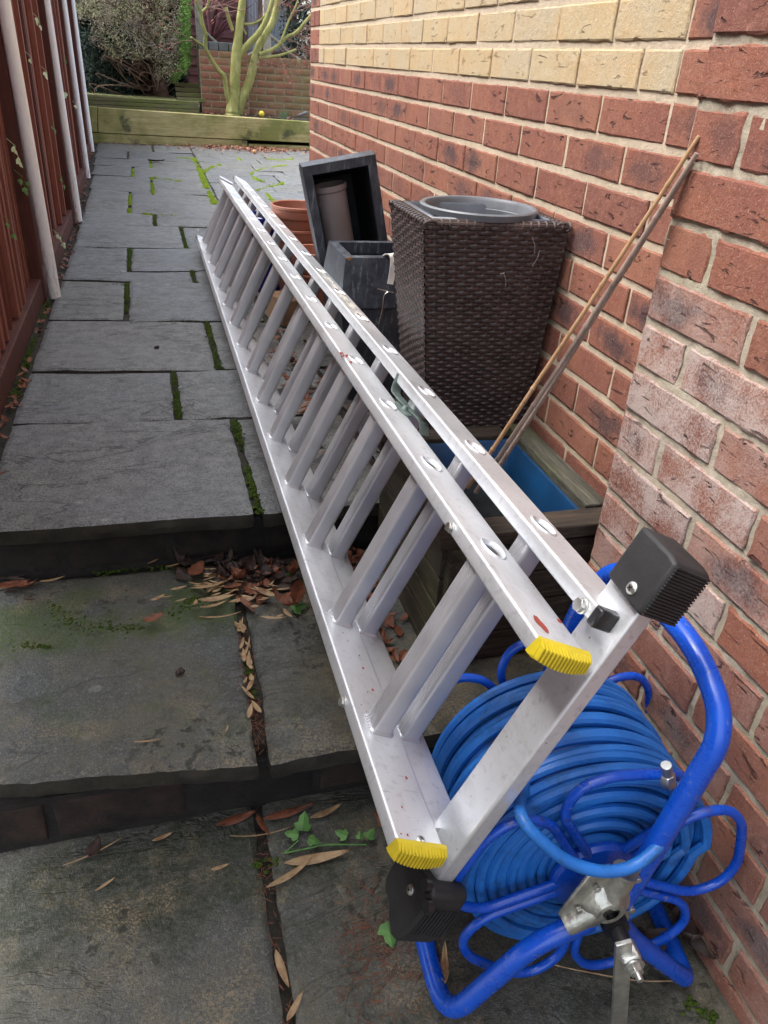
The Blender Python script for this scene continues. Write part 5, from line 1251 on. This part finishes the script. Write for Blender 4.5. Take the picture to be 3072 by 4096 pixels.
# summer house
YH = 8.6
sh = thing('summer_house', (1.2, YH, zs), 'dark red brown boarded summer house with white curtained windows behind the garden wall', 'summer house')
mb = MB(); z = zs - .05
hx0, hx1 = ony(392, 60, YH).x, ony(640, 60, YH).x
while z < 1.7:
    mb.bb(hx0 - .6, hx1, YH + .010, YH + .05, z, z + .118); mb.add([(hx0 - .6, YH - .004, z + .004), (hx1, YH - .004, z + .004), (hx1, YH + .010, z + .116), (hx0 - .6, YH + .010, z + .116), (hx0 - .6, YH + .012, z + .004), (hx1, YH + .012, z + .004)], [(0, 1, 2, 3), (0, 4, 5, 1)]); z += .12
mb.build('boarded_wall', M_shed, sh, smooth=False)
mb = MB(); mb.bb(hx0 - .6, hx1, YH + .05, YH + 2, zs - .1, 1.7); mb.build('wall_core', M_shed, sh)
for (u0, u1, v0, v1) in ((530, 560, -110, 124), (572, 622, -110, 112)):
    a, b = ony(u0, v0, YH - .03), ony(u1, v1, YH - .03)
    mb = MB(); f = .05
    mb.bb(a.x - f, a.x, YH - .05, YH - .0, b.z - f, a.z + f); mb.bb(b.x, b.x + f, YH - .05, YH, b.z - f, a.z + f); mb.bb(a.x, b.x, YH - .05, YH, a.z, a.z + f); mb.bb(a.x, b.x, YH - .05, YH, b.z - f, b.z); mb.bb(a.x, b.x, YH - .045, YH - .005, (a.z + b.z) / 2 + .16, (a.z + b.z) / 2 + .19)
    wn = mb.build('window', M_frame, sh, bevel=.004)
    mb = MB(); N_ = 40; vs = []
    for i in range(N_ + 1):
        x = a.x + (b.x - a.x) * i / N_; y = YH - .012 + .008 * sin(i * 1.3); wv = (a.x + b.x) / 2 - (x - (a.x + b.x) / 2) * -.3; vs += [(x, y, b.z), ((x if True else wv), y, a.z)]
    mb.add(vs, [(2 * i, 2 * i + 2, 2 * i + 3, 2 * i + 1) for i in range(N_)]); mb.build('curtain', M_curt, wn)
    mb = MB(); mb.bb(a.x, b.x, YH - .034, YH - .030, b.z, a.z); mb.build('pane', M_glass, wn, smooth=False)
mb = MB(); a = ony(628, 60, YH - .06); mb.bb(a.x, a.x + .09, YH - .07, YH, zs, 1.6); mb.bb(ony(455, 60, YH).x + .0, ony(455, 60, YH).x + .07, YH - .03, YH, zs, 1.6); mb.build('corner_trim', M_frame, sh, bevel=.004)
# posts and rope of the deck rail
for i, (u, v0, v1, lab) in enumerate(((424, -80, 84, 'left pale square rail post with rope, left of the maple'), (575, -80, 118, 'right pale square rail post holding the rope, seen through the maple limbs'))):
    a, b = ony(u, v0, 6.9), ony(u, v1, 6.9); mb = MB(); mb.bb(a.x - .045, a.x + .045, 6.86, 6.95, zs, a.z); tag(mb.build('rail_post', M_post, bevel=.006), lab, 'post')
def rope(pts, lab):
    P_ = spline([ony(u, v, 6.88) for u, v in pts], 16); mb = MB()
    for s in range(3):
        Q = [p + Vector((0, .013 * cos(i * .9 + s * 2.09), .013 * sin(i * .9 + s * 2.09))) for i, p in enumerate(P_)]; mb.tube(Q, .012, 6)
    tag(mb.build('rope', M_rope), lab, 'rope', )
rope([(424, 40), (440, 65), (470, 95), (505, 118), (530, 122), (555, 108), (575, 82)], 'thick twisted rope slung between the two pale rail posts'); rope([(575, 72), (600, 90), (625, 115), (660, 138)], 'thick twisted rope hanging right of the second rail post')
# spiky plant
cd = MB(); random.seed(3); c = ony(455, 92, 7.6)
for k in range(34):
    a = random.uniform(-1.1, 1.1); L_ = random.uniform(.45, .85); d = Vector((sin(a), random.uniform(-.5, .5), cos(a))).normalized(); s = Vector((cos(a), 0, -sin(a))) * .012; q = c + d * L_ + Vector((0, 0, -.12 * abs(a))); m_ = c + d * L_ * .5
    cd.add([c - s * .6, c + s * .6, m_ + s, q, m_ - s], [(0, 1, 2, 3, 4)])
tag(cd.build('spiky_plant', M_cord, smooth=False, solid=.002), 'spiky purple leaved plant in front of the summer house', 'plant')
# dark evergreen at the right
mb = MB()
for k in range(1500): u, v = random.uniform(612, 800), random.uniform(-100, 140); sprig(mb, ony(u, v, random.uniform(7.5, 8.2)), .07, .012, 4)
eg = thing('evergreen_shrub', (ony(680, 130, 7.8).x, 7.8, zs), 'dark evergreen shrub at the right of the summer house', 'shrub'); mb.build('foliage', M_con4, eg, smooth=False); mb = MB(); mb.tube([(ony(680, 130, 7.8).x, 7.8, zs), (ony(680, 130, 7.8).x, 7.8, .8)], [.05, .03], 10); mb.build('stem', M_conbark, eg)
mb = MB(); mb.bb(2.2, 9, 9.2, 9.3, zs - .1, 1.8); tag(mb.build('far_fence', simple('far_fence_boards', (.02, .022, .018), .9)), 'dark far boundary fence beyond the evergreen shrub', 'fence')
mb = MB(); mb.bb(-9, -1.9, 7.2, 7.3, zs - .1, 1.8); tag(mb.build('far_fence', M_fence), 'far boundary fence beyond the left fence end', 'fence')
# yellow ball, daffodil shoots, pale stones
def ball(c, r, mat, nm, lab, cat): mb = MB(); mb.lathe(Vector(c), [(max(.0005, r * sin(pi * k / 12)), -r * cos(pi * k / 12) + r) for k in range(13)], 20); tag(mb.build(nm, mat), lab, cat)
p = ony(565, 244, 5.85); ball((p.x, p.y, zs - .02), .034, M_yball, 'yellow_ball', 'small yellow ball on the soil beside the maple foot', 'ball')
p = ong(550, 333); ball(p, .024, M_tan, 'tan_ball', 'small tan ball lying on the patio near the sleepers', 'ball')
mb = MB()
for k in range(5): c = ony(607 + k * 2.5, 246, 5.8); c.z = zs - .02; mb.tube([c, c + Vector((.004 * (k - 2), 0, .05)), c + Vector((.012 * (k - 2), 0, .105 - .01 * abs(k - 2)))], [.006, .006, .001], 6)
tag(mb.build('bulb_shoots', simple('bulb_green', (.10, .20, .10), .6)), 'cluster of short green bulb shoots in the bed right of the maple', 'plant')
mb = MB(); c = ony(652, 248, 5.75); mb.tube([c + Vector((-.05, 0, -.01)), c + Vector((.06, 0, .025))], [.012, .02], 8); tag(mb.build('grey_stone', M_bluebrick), 'small grey stone on the bed soil by the house corner', 'stone')
# ================================================================ leaves and litter
random.seed(99)
def leaf(mb, c, L_, wd, ang, curl=.3, tilt=0, nrm=None, m=0, up=.004, jag=0):
    """pointed leaf lying on a surface"""
    d = Vector((cos(ang), sin(ang), tilt)); d.normalize(); s = Vector((-sin(ang), cos(ang), random.uniform(-.35, .35))); s.normalize(); n = d.cross(s); n = n if n.z > 0 else -n; vs = []; K = 8
    for i in range(K + 1):
        f = i / K; w_ = wd * (sin(pi * f ** .8) ** .8 if 0 < f < 1 else .02) * (1 + jag * (.5 * ((i % 2) * 2 - 1))); h = curl * L_ * (f - .5) ** 2 + up
        q = Vector(c) + d * (L_ * (f - .5)) + n * h
        vs += [q + s * w_ / 2 + n * (curl * wd * .35), q - n * .0005, q - s * w_ / 2 + n * (curl * wd * .35)]
    mb.add(vs, [(i * 3 + k, i * 3 + k + 1, (i + 1) * 3 + k + 1, (i + 1) * 3 + k) for i in range(K) for k in range(2)], m)
def one(u, v, z, L_, wd, angdeg, mat, nm, lab, cat='leaf', grp=None, curl=.3, tilt=0, jag=0):
    p = onz(u, v, z); mb = MB(); leaf(mb, p, L_, wd, radians(angdeg), curl, tilt, jag=jag, up=.006); tag(mb.build(nm, mat, solid=.0006), lab, cat, grp)
D = lambda x, y: (x * .54004, y * .54004)
# pile on the middle step (crop coordinates of the 1.106 zoom)
c1 = lambda x, y: D(x / 1.106, 1900 + y / 1.106)
pile = [('straw_leaf', 'straw')]
mb = MB()
for k in range(62):
    x, y = random.gauss(1080, 120), random.gauss(425, 45)
    if x > 1330 or y < 370: continue
    u, v = c1(x, y); p = onz(u, v, ZM + random.uniform(.002, .012)); leaf(mb, p, random.uniform(.025, .07), random.uniform(.012, .032), random.uniform(0, 6.28), random.uniform(-.8, 1.4), random.uniform(-.5, .5), up=random.uniform(.002, .014), jag=random.uniform(0, .35))
for k in range(14):
    x, y = random.uniform(30, 140), random.gauss(480, 25); u, v = c1(x, y); p = onz(u, v, ZM + .003); leaf(mb, p, random.uniform(.02, .05), .009, random.uniform(-.4, .6), .2, up=.004)
tag(mb.build('wet_leaf_litter', M_dark, smooth=False), kind='stuff')
mb = MB()
for k in range(20):
    x, y = random.gauss(1080, 130), random.gauss(470, 50)
    if x > 1340 or y < 375: continue
    u, v = c1(x, y); p = onz(u, v, ZM + random.uniform(.006, .016)); leaf(mb, p, random.uniform(.03, .065), random.uniform(.014, .034), random.uniform(0, 6.28), random.uniform(-.6, 1.4), random.uniform(-.6, .6), up=.008, jag=random.uniform(.1, .4))
for k in range(7):
    x, y = random.uniform(0, 130), random.gauss(490, 18); u, v = c1(x, y); p = onz(u, v, ZM + .004); leaf(mb, p, random.uniform(.03, .06), .011, random.uniform(-.3, .5), .2, up=.006)
tag(mb.build('brown_leaf_litter', M_brown, smooth=False), kind='stuff')
mb = MB()
for k in range(76):
    f = random.random(); x, y = random.gauss(1040, 130), random.gauss(500, 50)
    if k > 48: x, y = 1062 + random.gauss(0, 12) + 75 * f ** 1.2, 660 + f ** 1.6 * 500
    u, v = c1(x, y); p = onz(u, v, ZM + .012 * (k <= 48)); leaf(mb, p, random.uniform(.015, .055), random.uniform(.004, .010), random.uniform(-.5, .9) if k <= 48 else random.uniform(1.1, 2.0), .15, random.uniform(-.2, .2), up=.006)
tag(mb.build('straw_leaf_litter', M_straw, smooth=False), kind='stuff')
L1 = [(870, 430, .060, .034, 60, M_brown, 'large glossy russet leaf on top of the leaf pile', .3), (1180, 430, .06, .03, -10, M_brown, 'russet leaf at the right of the leaf pile by the ladder', .25),
      (940, 500, .095, .012, 14, M_straw, 'long straw coloured leaf slanting across the leaf pile', 0), (960, 555, .080, .013, 4, M_straw, 'broad straw leaf pointing left from the leaf pile', 0), (950, 590, .06, .013, 14, M_straw, 'orange edged straw leaf below the leaf pile', 0),
      (975, 640, .085, .008, 0, M_straw, 'thin pale leaf lying at the foot of the leaf pile', 0), (1185, 535, .07, .016, -40, M_straw, 'speckled straw leaf at the right of the pile', 0), (1270, 625, .035, .011, -70, M_straw, 'short straw leaf beside the ladder stile on the middle step', 0),
      (870, 575, .022, .010, 75, M_straw, 'small upright straw leaf left of the leaf pile', 0), (700, 555, .035, .010, 30, M_straw, 'small curled straw leaf on the green moss patch', 0), (680, 640, .045, .018, 25, M_brown, 'dry brown leaf with a stalk below the moss patch', .1),
      (235, 475, .05, .008, 12, M_straw, 'thin dry leaf by the left end of the riser', 0), (60, 500, .07, .016, 10, M_brown, 'dry curled leaves at the left edge of the middle step', 0), (1210, 640, .055, .006, -14, M_straw, 'thin curved twig like leaf right of the leaf pile', 0)]
for x, y, L_, wd, an, mt, lab, jag in L1:
    u, v = c1(x, y); one(u, v, ZM + .016, L_, wd, an, mt, 'dead_leaf', lab, jag=jag, grp='fallen leaves on the middle step')
u, v = c1(1320, 600); p = onz(u, v, ZM); mb = MB(); ivy_leaf(mb, p + Vector((0, 0, .01)), (0, -.2, 1), (.9, .3, 0), .034); tag(mb.build('green_leaf', M_ivy, smooth=False), 'bluish green fresh leaf under the ladder by the leaf pile', 'leaf')
u, v = c1(1290, 465); p = onz(u, v, ZM); mb = MB(); ivy_leaf(mb, p + Vector((0, 0, .02)), (.2, -.3, 1), (.8, .3, 0), .024); tag(mb.build('green_leaf', M_ivy, smooth=False), 'small green leaf at the top right of the leaf pile', 'leaf')
u, v = c1(652, 1185); one(u, v, ZM, .045, .003, -4, M_straw, 'dry_stalk', 'pale dry stalk lying on the middle step', 'stalk'); u, v = c1(1008, 1135); one(u, v, ZM, .018, .004, 70, M_straw, 'dry_stalk', 'tiny pale curled husk on the middle step', 'husk')
# lower step
c2 = lambda x, y: D(x * 1.0247, 2900 + y * 1.0247)
L2 = [(925, 375, .075, .016, 12, M_brown, 'pinkish brown pointed leaf against the lower riser'), (1130, 350, .10, .015, 8, M_brown, 'long brown leaf lying at the foot of the lower riser'), (1275, 352, .065, .014, 16, M_straw, 'blunt straw leaf near the ladder at the lower riser'),
      (1022, 405, .05, .012, -70, M_brown, 'narrow brown leaf pointing down below the riser'), (1240, 527, .115, .017, 0, M_straw, 'large speckled straw leaf below the ivy shoot'), (1135, 597, .09, .013, 24, M_straw, 'straw leaf slanting below the large speckled one'),
      (1100, 965, .060, .012, -80, M_straw, 'spotted straw leaf lying in the joint of the lower paving'), (1152, 1110, .045, .010, 50, M_straw, 'pale curled leaf at the bottom of the lower joint'), (635, 445, .035, .007, 15, M_straw, 'little pale leaf in the shade of the lower riser'),
      (370, 490, .04, .022, 70, M_dark, 'dark brown leaf corner at the foot of the riser'), (860, 562, .03, .006, 8, M_straw, 'tiny tan leaf on the lower paving'), (410, 628, .035, .004, 30, M_straw, 'thin tan stalk on the lower paving'), (368, 508, .10, .0025, 20, M_straw, 'long thin dry stem on the lower paving'), (1025, 440, .11, .0028, -2, M_straw, 'long grey stem beside the ivy shoot')]
for x, y, L_, wd, an, mt, lab in L2: u, v = c2(x, y); one(u, v, ZB + .002, L_, wd, an, mt, 'dead_leaf', lab, grp='fallen leaves on the lower paving')
for (u, v, L_, wd, an, mt, lab, z) in ((832, 1745 + 20, .09, .045, 40, M_brown, 'crumpled russet leaf behind the yellow ladder cap', ZB + .02), (960, 2080 + 20, .06, .013, 70, M_straw, 'tan pointed leaf inside the reel frame foot', ZB + .01), (1480, 2010, .08, .05, 60, M_dark, 'curled grey brown dead leaf against the pier foot', ZB + .01), (1505, 2060, .09, .045, -60, M_dark, 'lower curled dead leaf against the pier foot', ZB + .01), (1400, 2045, .05, .04, 20, M_dark, 'small rotten leaf under the reel frame', ZB)):
    one(u, v, z, L_, wd, an, mt, 'dead_leaf', lab, curl=1.2, jag=.2, grp='fallen leaves on the lower paving')
iv = thing('ivy_shoot', onz(*c2(1200, 440), ZB), 'fresh green ivy shoot on the lower paving beside the ladder foot', 'ivy')
mb = MB()
P_ = [onz(*c2(1110, 500), ZB + .006), onz(*c2(1200, 482), ZB + .010), onz(*c2(1270, 468), ZB + .012), onz(*c2(1430, 466), ZB + .006)]; mb.tube(spline(P_, 5), .0016, 6); mb.tube([P_[0], onz(*c2(1165, 450), ZB + .02)], .0012, 5); mb.build('stem', M_ivy, iv)
for (x, y, s, uz, n_) in ((1185, 380, .052, (.2, .9, 0), (.1, -.5, 1)), (1142, 425, .038, (-.9, .3, 0), (0, -.3, 1)), (1225, 450, .036, (.8, -.4, 0), (.3, -.3, 1)), (1335, 425, .036, (-.7, .5, 0), (0, -.3, 1)), (1445, 425, .034, (.6, .6, 0), (.1, -.2, 1)), (1405, 430, .026, (.2, .8, 0), (.1, -.2, 1))):
    mb = MB(); ivy_leaf(mb, onz(*c2(x, y), ZB + .02), n_, uz, s * .62); mb.build('leaf', M_ivy, iv, smooth=False)
u, v = c2(1520, 812); mb = MB(); ivy_leaf(mb, onz(u, v, ZB + .012), (0, -.3, 1), (0, -1, 0), .035); tag(mb.build('green_leaf', M_ivy, smooth=False), 'green leaf showing beside the black ladder foot', 'leaf')
mb = MB(); a = onz(720 * 1.0, 2130, ZB); 
P_ = [onz(940 + 0, 1905 * 0 + 2088, ZB + .004)]
mb.tube(spline([onz(1180, 2080, ZB + .006), onz(1260, 2098, ZB + .012), onz(1380, 2118, ZB + .008), onz(1480, 2118, ZB + .004)], 8), .0012, 5); tag(mb.build('curved_straw', M_straw), 'long curving yellow stem on the paving behind the crank', 'stem')
# needles and crumbs
def needles(n, boxfn, zf, mat, nm, L_=(.008, .025), r=.0006):
    mb = MB()
    for k in range(n):
        p = boxfn(); a = random.uniform(0, 6.28); l = random.uniform(*L_); d = Vector((cos(a), sin(a), random.uniform(-.05, .15))) * l; z = zf(p[1]) + .004
        mb.tube([Vector((p[0], p[1], z)), Vector((p[0], p[1], z)) + d], [r, r * .6], 4, cap=False)
    tag(mb.build(nm, mat, smooth=False), kind='stuff')
def b1():
    u, v = c2(random.gauss(1500, 110), random.gauss(850, 170)); p = onz(u, v, ZB); return p.x, p.y
needles(260, b1, lambda y: ZB, M_brown, 'pine_needles')
needles(160, lambda: (random.gauss(-.727, .006), random.uniform(-3.46, -3.1)), lambda y: ZM - .006, M_brown, 'joint_debris', (.006, .02))
needles(140, lambda: (random.gauss(-.744, .006), random.uniform(-4.1, -3.5)), lambda y: ZB - .006, M_brown, 'joint_debris', (.006, .02))
mb = MB()
for k in range(420):
    if k < 230: y = random.uniform(-2.6, 4.5); x = fx(y) + .05 + abs(random.gauss(0, .012)); s = .6
    else: y = YS - abs(random.gauss(0, .08)); x = random.uniform(-1.5, .5); s = 1
    leaf(mb, (x, y, zt(y)), random.uniform(.015, .04), random.uniform(.007, .018), random.uniform(0, 6.28), random.uniform(-.3, .6), random.uniform(-.5, .5), up=.003, jag=.2)
tag(mb.build('edge_litter', M_brown, smooth=False), kind='stuff')
mb = MB()
for k in range(650): y = YS - abs(random.gauss(0, .22)) - .0; x = random.gauss(.35, .42); leaf(mb, (x, y, zt(y) + random.uniform(0, .02)), random.uniform(.03, .07), random.uniform(.008, .02), random.uniform(0, 6.28), random.uniform(-.3, .8), random.uniform(-.6, .6), up=.005, jag=.2)
for k in range(260): y = YS + random.uniform(.12, .6); x = random.uniform(-1.6, .9); leaf(mb, (x, y, zs - .02), random.uniform(.02, .05), random.uniform(.008, .02), random.uniform(0, 6.28), .3, random.uniform(-.5, .5), up=.005)
M_russ = leaf_mat('russet_leaf', [(.22, .09, .05), (.34, .15, .085), (.14, .06, .04)])
tag(mb.build('maple_leaf_litter', M_russ, smooth=False), kind='stuff')
mb = MB()
for k in range(150):
    y = random.uniform(-2.7, -1.2); x = random.uniform(-.45, -.12); 
    if random.random() < .5: x, y = random.gauss(-.42, .05), random.gauss(-2.05, .2)
    leaf(mb, (x, y, zt(y)), random.uniform(.02, .045), random.uniform(.008, .02), random.uniform(0, 6.28), random.uniform(-.3, .8), random.uniform(-.5, .5), up=.004, jag=.2)
for k in range(140): x, y = random.gauss(-.46, .03), random.uniform(-3.3, -2.88); leaf(mb, (x, y, ZM), random.uniform(.02, .05), random.uniform(.01, .022), random.uniform(0, 6.28), random.uniform(-.3, .8), random.uniform(-.5, .5), up=.01, jag=.2)
tag(mb.build('path_leaf_litter', M_brown, smooth=False), kind='stuff')
for i, (u, v, lab) in enumerate(((338, 752, 'small dark snail shell like crumb in the middle of the path'), (388, 1453, 'small dark dropping on the middle step'))):
    p = ong(u, v) if i == 0 else onz(u, v, ZM); mb = MB()
    for k in range(4): mb.lathe(p + Vector((random.uniform(-.006, .006), random.uniform(-.004, .004), .0)), [(max(.0003, .0055 * sin(pi * j / 6)), .004 - .005 * cos(pi * j / 6)) for j in range(7)], 8)
    tag(mb.build('dark_crumb', M_dark), lab, 'crumb')
p = ong(338, 351); mb = MB(); leaf(mb, p, .16, .06, .2, .3, 0, up=.01, jag=.4); tag(mb.build('dead_leaf', M_oldwood, solid=.002), 'large curled grey leaf lying on the far paving near the fence', 'leaf')
